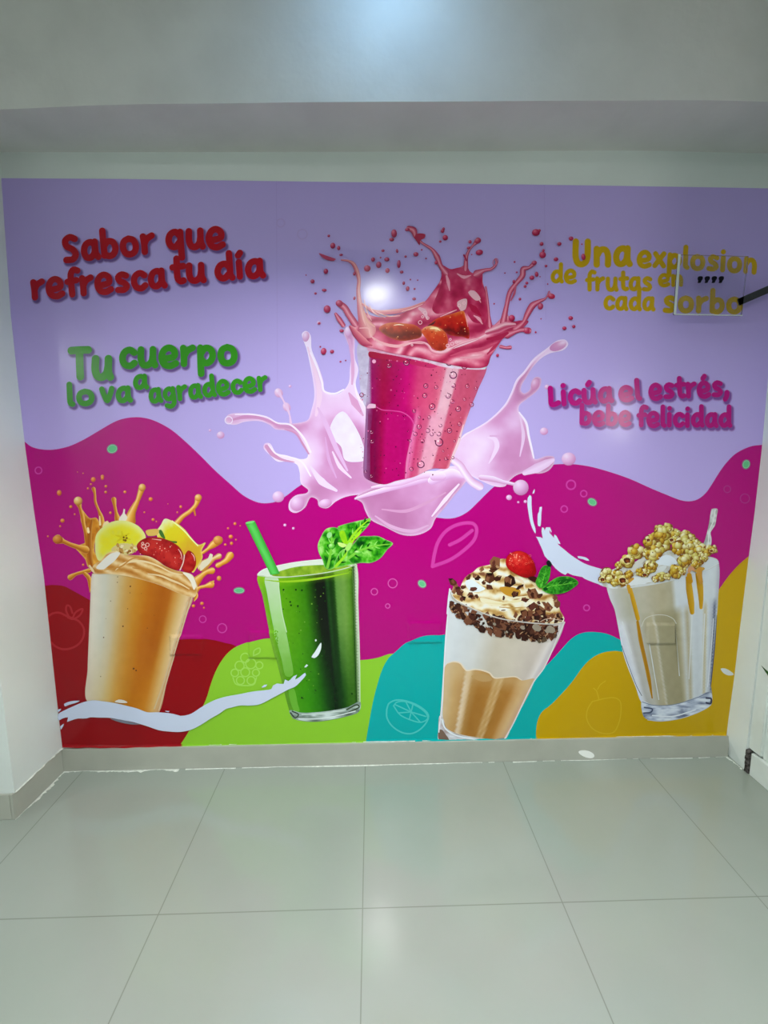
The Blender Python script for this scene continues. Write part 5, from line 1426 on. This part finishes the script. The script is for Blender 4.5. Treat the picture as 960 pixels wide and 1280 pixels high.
    def crown(x, y, d):
        t = .5 + .5 * np.sin(.3 * (y * .8 + x * .3) + 9 * vnoise(x, y, 26)); t = .62 * t + .25 * vnoise(x * .45 + y * .3, y * 1.5 - x * .3, 7) + .13 * fbm(x, y, 3)
        a = ramp([(.15, (158, 26, 70)), (.38, (190, 58, 98)), (.6, (210, 92, 126)), (.78, (228, 140, 164)), (.92, (238, 190, 206))], t)
        w_ = np.clip((430 - x) / 60 + np.clip((500 - x) / 90, 0, 1) * .8, 0, 1)
        a = mixc(a, (222, 136, 142), w_ * .3)
        return mixc(a, (150, 24, 66), np.exp(-d / 1.0) * .35)
    c.fill([(437, 408), (446, 408), (449, 400), (448, 385), (449, 368), (452, 385), (458, 392), (475, 397), (495, 394), (512, 388), (530, 378), (540, 366), (549, 353), (552, 343), (552.5, 332.5), (563, 337), (574, 335), (582, 332), (588, 341), (596, 342), (602, 338), (603, 353), (606, 364), (609, 382), (612, 402), (616, 407), (624, 400), (632, 392), (640, 402), (650, 401), (660, 402), (652, 411), (640, 417), (628, 424), (621, 434), (613, 446), (608, 458), (590, 460.5), (572, 458), (550, 453.5), (520, 447), (490, 442), (470, 437), (452, 432), (444, 422)], edged(crown), sp=1.7)
    c.at(CJ)
    c.fill([(60, 305), (110, 322), (165, 312), (205, 318), (240, 345), (290, 345), (300, 400), (320, 500), (330, 580), (310, 640), (250, 640), (215, 600), (190, 560), (120, 570), (30, 590), (0, 560), (30, 470), (55, 400)], lambda x, y: ramp([(.2, (150, 14, 60)), (.45, (178, 34, 80)), (.65, (196, 66, 104)), (.85, (216, 116, 140))], .6 * fbm(x, y, 9) + .4 * vnoise(x, y * .4, 8)), sp=1.8)
    for q_ in ([(80, 340), (96, 400), (104, 450)], [(230, 450), (260, 470), (290, 520)], [(200, 520), (180, 560), (170, 590)], [(250, 600), (280, 620), (300, 650)], [(150, 350), (190, 370), (230, 360)]): c.stroke(q_, [6, 20, 5], (226, 150, 172))
    c.fill([(150, 520), (205, 500), (200, 560), (170, 570)], (220, 170, 180)); c.fill([(215, 460), (250, 450), (290, 500), (260, 510)], (224, 170, 184)); c.stroke([(230, 540), (250, 560), (290, 600)], [20, 40, 10], (166, 14, 60))
    # spikes
    c.stroke([(-140, 78), (-112, 90), (-98, 130), (-60, 165), (0, 205), (30, 250), (50, 300), (80, 340)], [30, 40, 24, 12, 18, 34, 26, 40], T1); c.at(CI); c.fill([(735, 148), (742, 128), (770, 120), (808, 128), (800, 155), (775, 165), (770, 200), (755, 180)], (168, 40, 76)); c.at(CJ)
    c.stroke([(275, 150), (245, 180), (220, 210), (205, 250), (200, 320)], [34, 12, 14, 20, 30], T1); c.blob((272, 152), 20, 15, -.4, ball(P_, PH_, PL_)); c.stroke([(190, 238), (205, 270)], [10, 10], (170, 40, 80))
    c.stroke([(378, 262), (384, 290), (355, 320), (310, 330), (270, 350)], [10, 14, 16, 22, 50], T1); c.ring((378, 280), 14, 5, (206, 110, 150), ry=22, rot=.3)
    c.stroke([(320, 430), (330, 500), (340, 600), (345, 660)], [12, 14, 14, 30], T1)
    c.stroke([(612, 285), (580, 312), (545, 322), (540, 360), (500, 410), (465, 460), (445, 540), (425, 640)], [26, 18, 34, 34, 26, 28, 26, 40], T1); c.blob((610, 284), 16, 13, -.3, ball(P_, PH_, PL_)); c.stroke([(500, 420), (490, 470), (470, 510)], [10, 14, 6], (196, 84, 116))
    c.stroke([(700, 455), (680, 495), (640, 515), (600, 540), (570, 590), (545, 640), (500, 680)], [8, 10, 24, 40, 34, 22, 40], T1); c.stroke([(706, 460), (712, 480)], [6, 10], (210, 140, 180))
    c.blob((713, 484), 22, 16, .2, ball((196, 50, 86), (230, 150, 170), (150, 20, 56))); c.blob((648, 545), 16, 20, .2, ball(P_, PH_, PL_))
    c.stroke([(575, 690), (540, 685), (500, 695), (450, 715)], [38, 26, 24, 44], T1); c.blob((565, 690), 18, 18, 0, ball((186, 50, 92), PH_, PL_)); c.stroke([(466, 790), (440, 792), (410, 785)], [22, 16, 20], T1)
    c.stroke([(330, 700), (390, 680), (440, 660), (490, 655)], [30, 50, 46, 24], [(206, 110, 140), (234, 186, 200), (180, 50, 90), (214, 120, 150)]); c.stroke([(330, 740), (400, 730), (450, 705)], [14, 30, 16], (168, 30, 72))
    c.stroke([(30, 815), (100, 800), (180, 775), (260, 745), (320, 715)], [6, 12, 12, 10, 6], (236, 190, 206)); c.stroke([(110, 840), (200, 815), (300, 800), (380, 770)], [6, 22, 22, 8], (196, 70, 106)); c.stroke([(330, 830), (370, 790), (405, 755)], [8, 20, 8], (180, 44, 84)); c.stroke([(170, 850), (250, 850), (310, 835)], [6, 16, 6], (224, 150, 170))
    c.at(CI)
    c.stroke([(250, 297), (300, 305), (330, 325), (352, 370), (366, 430), (362, 500), (370, 580), (390, 680), (420, 760)], [10, 16, 26, 30, 24, 26, 34, 60, 120], [(206, 110, 126), (230, 166, 166), (210, 116, 130), (184, 66, 100)])
    c.stroke([(390, 590), (470, 640), (600, 640), (700, 620), (800, 580)], [14, 26, 34, 24, 16], [(232, 160, 160), (210, 110, 126), (200, 84, 114)])
    for q_ in ([(400, 560), (420, 640), (450, 700)], [(430, 590), (470, 650), (540, 680)], [(380, 620), (396, 690), (410, 730)], [(480, 640), (560, 670), (640, 668)], [(650, 640), (720, 620), (790, 590)]): c.stroke(q_, [3, 9, 3], (238, 180, 180))
    c.stroke([(232, 585), (270, 612), (300, 660), (340, 720)], [40, 42, 44, 46], T1); c.blob((236, 586), 24, 22, .5, ball((176, 50, 90), PH_, PL_)); c.stroke([(212, 655), (235, 690), (262, 730)], [18, 34, 30], T1)
    c.fill([(100, 252), (140, 265), (190, 282), (214, 292), (200, 304), (150, 296), (118, 275)], (186, 70, 106)); c.stroke([(310, 740), (350, 790), (400, 840), (450, 862)], [20, 46, 50, 14], [(226, 140, 150), (196, 80, 110), (160, 40, 80)])
    c.stroke([(370, 750), (430, 752), (440, 790), (470, 830)], [5, 10, 10, 5], (234, 170, 176)); c.stroke([(440, 800), (520, 850), (620, 870), (700, 850), (800, 850)], [6, 18, 20, 12, 12], (230, 166, 176)); c.stroke([(770, 620), (800, 640), (820, 690)], [20, 34, 10], (226, 170, 190)); c.stroke([(400, 640), (420, 700), (470, 740)], [10, 16, 8], (226, 160, 150))
    done(c, 'crown shaped pink splash')
    # strawberries bobbing in the crown
    lay = c.lay

    def berry(pts, cols, lab_):
        nonlocal lay
        f = Sheet('printed_strawberry', part, lay + 1, CS)
        o = np.array(pts, float); o0, o1 = CS([(o[:, 0].min(), o[:, 1].min())])[0], CS([(o[:, 0].max(), o[:, 1].max())])[0]

        def col(x, y, d):
            t = (y - o0[1]) / (o1[1] - o0[1]); a = ramp([(i / (len(cols) - 1), k) for i, k in enumerate(cols)], t + (fbm(x, y, 5) - .5) * .45)
            return mixc(a, (214, 110, 70), np.exp(-d / 1.0) * .45)
        oo = f.fill(pts, edged(col), sp=1.5)
        r2 = random.Random(int(o[0, 0])); n = 0
        while n < 16:
            p = (r2.uniform(o0[0], o1[0]), r2.uniform(o0[1], o1[1]))
            n += 1
            if inside(np.array([p]), oo)[0] and poly_dist(np.array([p]), oo)[0] > 1.5:
                f.blob(p, r2.uniform(.4, .8), None, 0, r2.choice([(236, 170, 110), (226, 130, 80), (110, 20, 8)]), n=7, raw=True, up=.5)
        lay = f.lay; done(f, lab_); return f
    berry([(150, 262), (200, 226), (270, 215), (350, 222), (440, 236), (492, 282), (486, 330), (425, 352), (320, 362), (230, 332), (172, 292)], [(206, 110, 70), (186, 60, 36), (130, 44, 26), (96, 30, 22), (160, 50, 40)], 'dark strawberry half at the left of the crown')
    f = berry([(545, 240), (580, 205), (620, 180), (720, 150), (815, 122), (832, 128), (850, 190), (872, 280), (868, 345), (820, 330), (760, 325), (700, 310), (640, 262)], [(206, 110, 40), (190, 40, 20), (166, 16, 16), (90, 10, 14), (170, 20, 30)], 'red strawberry half at the back of the crown')
    f = berry([(490, 285), (510, 258), (560, 242), (640, 262), (690, 310), (702, 375), (682, 430), (622, 442), (565, 405), (528, 345)], [(232, 196, 140), (206, 80, 40), (190, 52, 26), (176, 50, 30), (140, 30, 20)], 'orange red strawberry tip in the middle')
    g = Sheet('splash_foam', part, lay + 1, CS)
    g.stroke([(350, 405), (420, 380), (500, 375), (545, 400), (570, 440), (630, 460), (690, 450), (760, 405), (850, 370), (950, 340)], [6, 14, 14, 18, 24, 24, 18, 14, 12, 8], [(246, 206, 216), (230, 160, 180), (206, 100, 130)])
    for x, y, r in ((700, 400, 12), (735, 385, 12), (770, 372, 10), (720, 350, 8), (480, 215, 14), (520, 140, 14), (540, 180, 10), (500, 170, 9), (790, 80, 12), (830, 60, 10), (415, 395, 7)): g.ring((x, y), r, 5, (240, 190, 204))
    g.stroke([(270, 238), (310, 232), (350, 238)], [3, 9, 3], (250, 226, 196)); g.stroke([(560, 262), (610, 262), (640, 280)], [4, 16, 4], (246, 222, 170)); g.stroke([(835, 140), (850, 200), (860, 250)], [3, 7, 3], (240, 160, 150))
    g.stroke([(640, 170), (720, 135), (770, 115)], [4, 9, 4], (236, 180, 190)); g.stroke([(540, 240), (580, 225), (600, 205)], [4, 14, 5], (60, 24, 30))
    done(g, 'foamy pink rims')
    # flying drops
    d = Sheet('berry_drops', part, g.lay + 1, CI)
    D1 = (176, 50, 92); D2 = (222, 140, 166); D3 = (126, 16, 56)
    for x, y, rx, ry in ((166, 138, 9, 9), (193, 203, 17, 20), (232, 219, 11, 15), (248, 264, 12, 8), (147, 373, 15, 18), (58, 440, 14, 14), (15, 398, 4, 5), (78, 520, 9, 8), (136, 498, 16, 10), (156, 624, 23, 26), (102, 718, 9, 8), (252, 768, 15, 11), (132, 904, 19, 23), (188, 906, 14, 12), (110, 874, 6, 6), (244, 973, 7, 6), (278, 965, 5, 5),
                         (600, 122, 19, 28), (584, 162, 16, 12), (688, 96, 16, 11), (526, 236, 11, 9), (620, 238, 8, 14), (510, 282, 6, 6), (460, 295, 13, 15), (422, 354, 22, 22), (498, 330, 18, 22), (552, 294, 17, 14), (556, 368, 15, 17), (632, 325, 12, 27), (650, 378, 12, 10), (676, 275, 8, 8), (745, 260, 17, 15), (783, 230, 6, 6), (812, 288, 6, 6), (690, 488, 12, 16), (736, 490, 7, 7), (733, 556, 13, 9), (664, 452, 9, 12), (336, 388, 9, 14), (336, 552, 8, 12), (708, 428, 5, 6), (756, 432, 5, 5)):
        d.blob((x, y), rx, ry, rnd.uniform(-.2, .2), ball(D1, D2, D3), n=12, up=.4)
    d.at(CJ)
    for x, y, rx, ry in ((62, 95, 11, 12), (68, 82, 8, 9), (78, 135, 16, 17), (48, 158, 8, 7), (226, 160, 10, 11), (282, 223, 22, 17), (236, 236, 4, 4), (217, 196, 11, 8), (24, 284, 10, 12), (492, 280, 6, 6), (434, 346, 5, 4), (505, 342, 6, 6), (620, 104, 24, 21), (640, 92, 9, 9), (654, 172, 11, 12), (660, 238, 20, 20), (664, 212, 8, 9), (680, 304, 8, 8), (760, 172, 13, 12), (740, 264, 14, 12), (830, 140, 14, 13), (894, 174, 5, 5), (904, 250, 13, 20), (596, 374, 15, 13), (624, 354, 11, 16), (565, 406, 9, 9), (555, 426, 9, 9), (644, 368, 4, 4), (524, 502, 8, 9), (690, 412, 4, 5), (370, 530, 5, 5), (488, 398, 8, 12), (475, 616, 19, 20),
                         (828, 615, 14, 12), (790, 676, 13, 11), (846, 666, 10, 10), (618, 700, 6, 6), (390, 838, 9, 10), (650, 620, 4, 4)):
        d.blob((x, y), rx, ry, rnd.uniform(-.2, .2), ball((186, 40, 86), (226, 130, 160), (130, 14, 54)), n=12, up=.4)
    done(d, 'loose pink drops', 'stuff')


smoothie_berry()
# ------------------------------------------------------------------ things in front of the mural
def on_y(px, py, y): return on_plane([px], [py], 1, y)[0]


def acrylic_sign():
    y0 = -.045; t = .010
    q = [on_y(*p, y0) for p in ((849, 318), (936, 320), (927.5, 394.5), (843, 393))]
    root = empty('acrylic_sign', tuple(q[3])); o = np.array(q[3])
    tag(root, 'clear acrylic sign plate with four black marks held in front of the yellow lettering', 'sign')
    bm = bmesh.new()
    f = [bm.verts.new(tuple(p - o)) for p in q]; k = [bm.verts.new(tuple(p - o + np.array([0, t, 0]))) for p in q]
    bm.faces.new(f); bm.faces.new(k[::-1])
    for i in range(4): bm.faces.new((f[i], k[i], k[(i + 1) % 4], f[(i + 1) % 4]))
    bmesh.ops.recalc_face_normals(bm, faces=bm.faces[:])
    bm_obj('plate', bm, M['acrylic'], root, bevel=.0012)
    # polished bright edge on the left, thin one along the foot
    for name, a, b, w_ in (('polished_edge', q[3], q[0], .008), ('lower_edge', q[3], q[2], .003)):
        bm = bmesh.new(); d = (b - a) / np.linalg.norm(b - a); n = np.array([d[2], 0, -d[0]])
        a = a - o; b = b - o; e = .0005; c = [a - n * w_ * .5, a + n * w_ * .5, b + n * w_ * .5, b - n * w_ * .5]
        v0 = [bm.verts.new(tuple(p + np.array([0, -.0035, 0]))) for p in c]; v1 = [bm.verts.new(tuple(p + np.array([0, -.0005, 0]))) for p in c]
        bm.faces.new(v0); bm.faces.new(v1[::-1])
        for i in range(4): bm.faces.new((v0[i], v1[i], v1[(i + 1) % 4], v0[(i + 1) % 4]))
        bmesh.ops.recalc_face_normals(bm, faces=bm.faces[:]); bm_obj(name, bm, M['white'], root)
    # the four comma-like marks
    for i in range(4):
        x = 872 + 8.8 * i; bm = bmesh.new()
        pts = [(x + .6, 346.3), (x + 3, 345.2), (x + 6.3, 345.8), (x + 6.4, 348.8), (x + 4.8, 351), (x + 3.6, 353.4), (x + .2, 353.4), (x + 1.0, 350.8), (x + .2, 349)]
        c = catmull(pts, True, .7); p3 = [on_y(*p, y0 - .0012) - o for p in c]
        v0 = [bm.verts.new(tuple(p)) for p in p3]; v1 = [bm.verts.new(tuple(p + np.array([0, .001, 0]))) for p in p3]
        bm.faces.new(v0); bm.faces.new(v1[::-1])
        for j in range(len(v0)): bm.faces.new((v0[j], v1[j], v1[(j + 1) % len(v0)], v0[(j + 1) % len(v0)]))
        bmesh.ops.recalc_face_normals(bm, faces=bm.faces[:]); bm_obj('printed_mark', bm, M['ink'], root)
    # dark flat arm to the pier
    A = on_y(926, 376.5, y0 + .004); B = on_y(962, 361, y0 + .004); B = A + (B - A) * ((1.462 - A[0]) / (B[0] - A[0]))
    A = A - o - (B - A) / np.linalg.norm(B - A) * .012; B = B - o; d = (B - A) / np.linalg.norm(B - A); n = np.array([-d[2], 0, d[0]])
    bm = bmesh.new(); rows = []
    for p in (A, B):
        rows.append([bm.verts.new(tuple(p + n * a * .013 + np.array([0, b * .004, 0]))) for a, b in ((-1, -1), (1, -1), (1, 1), (-1, 1))])
    bm.faces.new(rows[0]); bm.faces.new(rows[1][::-1])
    for i in range(4): bm.faces.new((rows[0][i], rows[1][i], rows[1][(i + 1) % 4], rows[0][(i + 1) % 4]))
    bmesh.ops.recalc_face_normals(bm, faces=bm.faces[:]); bm_obj('arm', bm, M['dark'], root, bevel=.0015)


acrylic_sign()


def spot():  # flat white oval on the face of the baseboard
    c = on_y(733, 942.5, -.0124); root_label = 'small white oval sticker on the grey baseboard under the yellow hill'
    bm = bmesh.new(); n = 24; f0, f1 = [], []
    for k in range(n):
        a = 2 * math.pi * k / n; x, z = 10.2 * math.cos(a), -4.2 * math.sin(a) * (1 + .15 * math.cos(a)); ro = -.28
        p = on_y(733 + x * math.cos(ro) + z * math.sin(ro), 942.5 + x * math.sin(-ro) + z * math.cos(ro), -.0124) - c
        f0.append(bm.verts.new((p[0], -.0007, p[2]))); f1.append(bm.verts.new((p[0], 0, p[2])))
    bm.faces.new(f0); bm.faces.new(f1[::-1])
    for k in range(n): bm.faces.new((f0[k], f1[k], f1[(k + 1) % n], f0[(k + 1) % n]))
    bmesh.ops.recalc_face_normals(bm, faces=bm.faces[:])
    o = bm_obj('oval_spot', bm, mat('spot_white', (246, 248, 246), .15)); o.location = tuple(c)
    tag(o, root_label, 'spot')


spot()


def leaf_mesh(L, W, droop):
    bm = bmesh.new(); n = 10; rows = []
    for i in range(n + 1):
        t = i / n; w_ = W * math.sin(math.pi * min(.999, t ** .8)) ** .9 + .0008
        z = -droop * t * t
        rows.append([bm.verts.new((L * t, s_ * w_, z + abs(s_) * w_ * .35)) for s_ in (-1, -.5, 0, .5, 1)])
    for a, b in zip(rows, rows[1:]):
        for k in range(4): bm.faces.new((a[k], b[k], b[k + 1], a[k + 1]))
    bmesh.ops.solidify(bm, geom=bm.faces[:], thickness=.0012)
    return bm


def plant():
    """potted plant standing on the floor beside the white door frame; one leaf tip reaches into the frame"""
    tip = on_plane([951.5], [832], 1, -.33)[0]; back = on_plane([975], [876], 1, -.36)[0]
    base = (1.30, -.98, 0)
    px = 1.385; py = -.52
    root = empty('potted_plant', (px, py, 0)); o = np.array([px, py, 0])
    tag(root, 'green leafy plant in a white pot by the white door frame on the right', 'plant')
    bm = bmesh.new(); prof = [(.0, 0), (.036, 0), (.04, .004), (.05, .10), (.053, .104), (.053, .112), (.047, .112), (.044, .10)]
    n = 32; rings = [[bm.verts.new((max(R, .0005) * math.cos(2 * math.pi * k / n), max(R, .0005) * math.sin(2 * math.pi * k / n), z)) for k in range(n)] for R, z in prof]
    for a, b in zip(rings, rings[1:]):
        for k in range(n): bm.faces.new((a[k], a[(k + 1) % n], b[(k + 1) % n], b[k]))
    bmesh.ops.recalc_face_normals(bm, faces=bm.faces[:]); bm_obj('pot', bm, M['pot'], root, smooth=True)
    bm = bmesh.new(); bmesh.ops.create_circle(bm, cap_ends=True, segments=24, radius=.0455)
    for v in bm.verts: v.co.z = .102
    bm_obj('soil', bm, M['soil'], root)
    H = .62
    bm = bmesh.new(); prev = None
    for i in range(9):
        z = .1 + (H - .1) * i / 8; x = .008 * math.sin(i * .9); r = .006 - .003 * i / 8
        ring = [bm.verts.new((x + r * math.cos(k * math.pi / 3), r * math.sin(k * math.pi / 3), z)) for k in range(6)]
        if prev:
            for k in range(6): bm.faces.new((prev[k], prev[(k + 1) % 6], ring[(k + 1) % 6], ring[k]))
        prev = ring
    bm_obj('stem', bm, M['stem'], root, smooth=True)
    # the leaf whose tip shows, from the stem to the tip
    A = np.array([px, py, .30]); d = tip - A
    rr = random.Random(2)
    specs = [(A, tip)]
    for k in range(6):
        z = .2 + .07 * k; a = 2.1 + k * 2.4
        st = np.array([px, py, z]); e = st + np.array([.06 * math.cos(a), .13 * math.sin(a) - .03, .05]); e[0] = min(e[0], 1.43); specs.append((st, e))
    for st, e in specs:
        v = e - st; L = float(np.linalg.norm(v)); bm = leaf_mesh(L, .042 if e is tip else min(.034, L * .17), .0)
        ob = bm_obj('leaf', bm, M['leaf'], root, smooth=True)
        X = Vector(v / L); Y = Vector((0, 0, 1)).cross(X); Y = Y.normalized() if Y.length > 1e-4 else Vector((0, 1, 0)); Z = X.cross(Y)
        ob.matrix_local = Matrix(((X.x, Y.x, Z.x, st[0] - o[0]), (X.y, Y.y, Z.y, st[1] - o[1]), (X.z, Y.z, Z.z, st[2] - o[2]), (0, 0, 0, 1)))


plant()
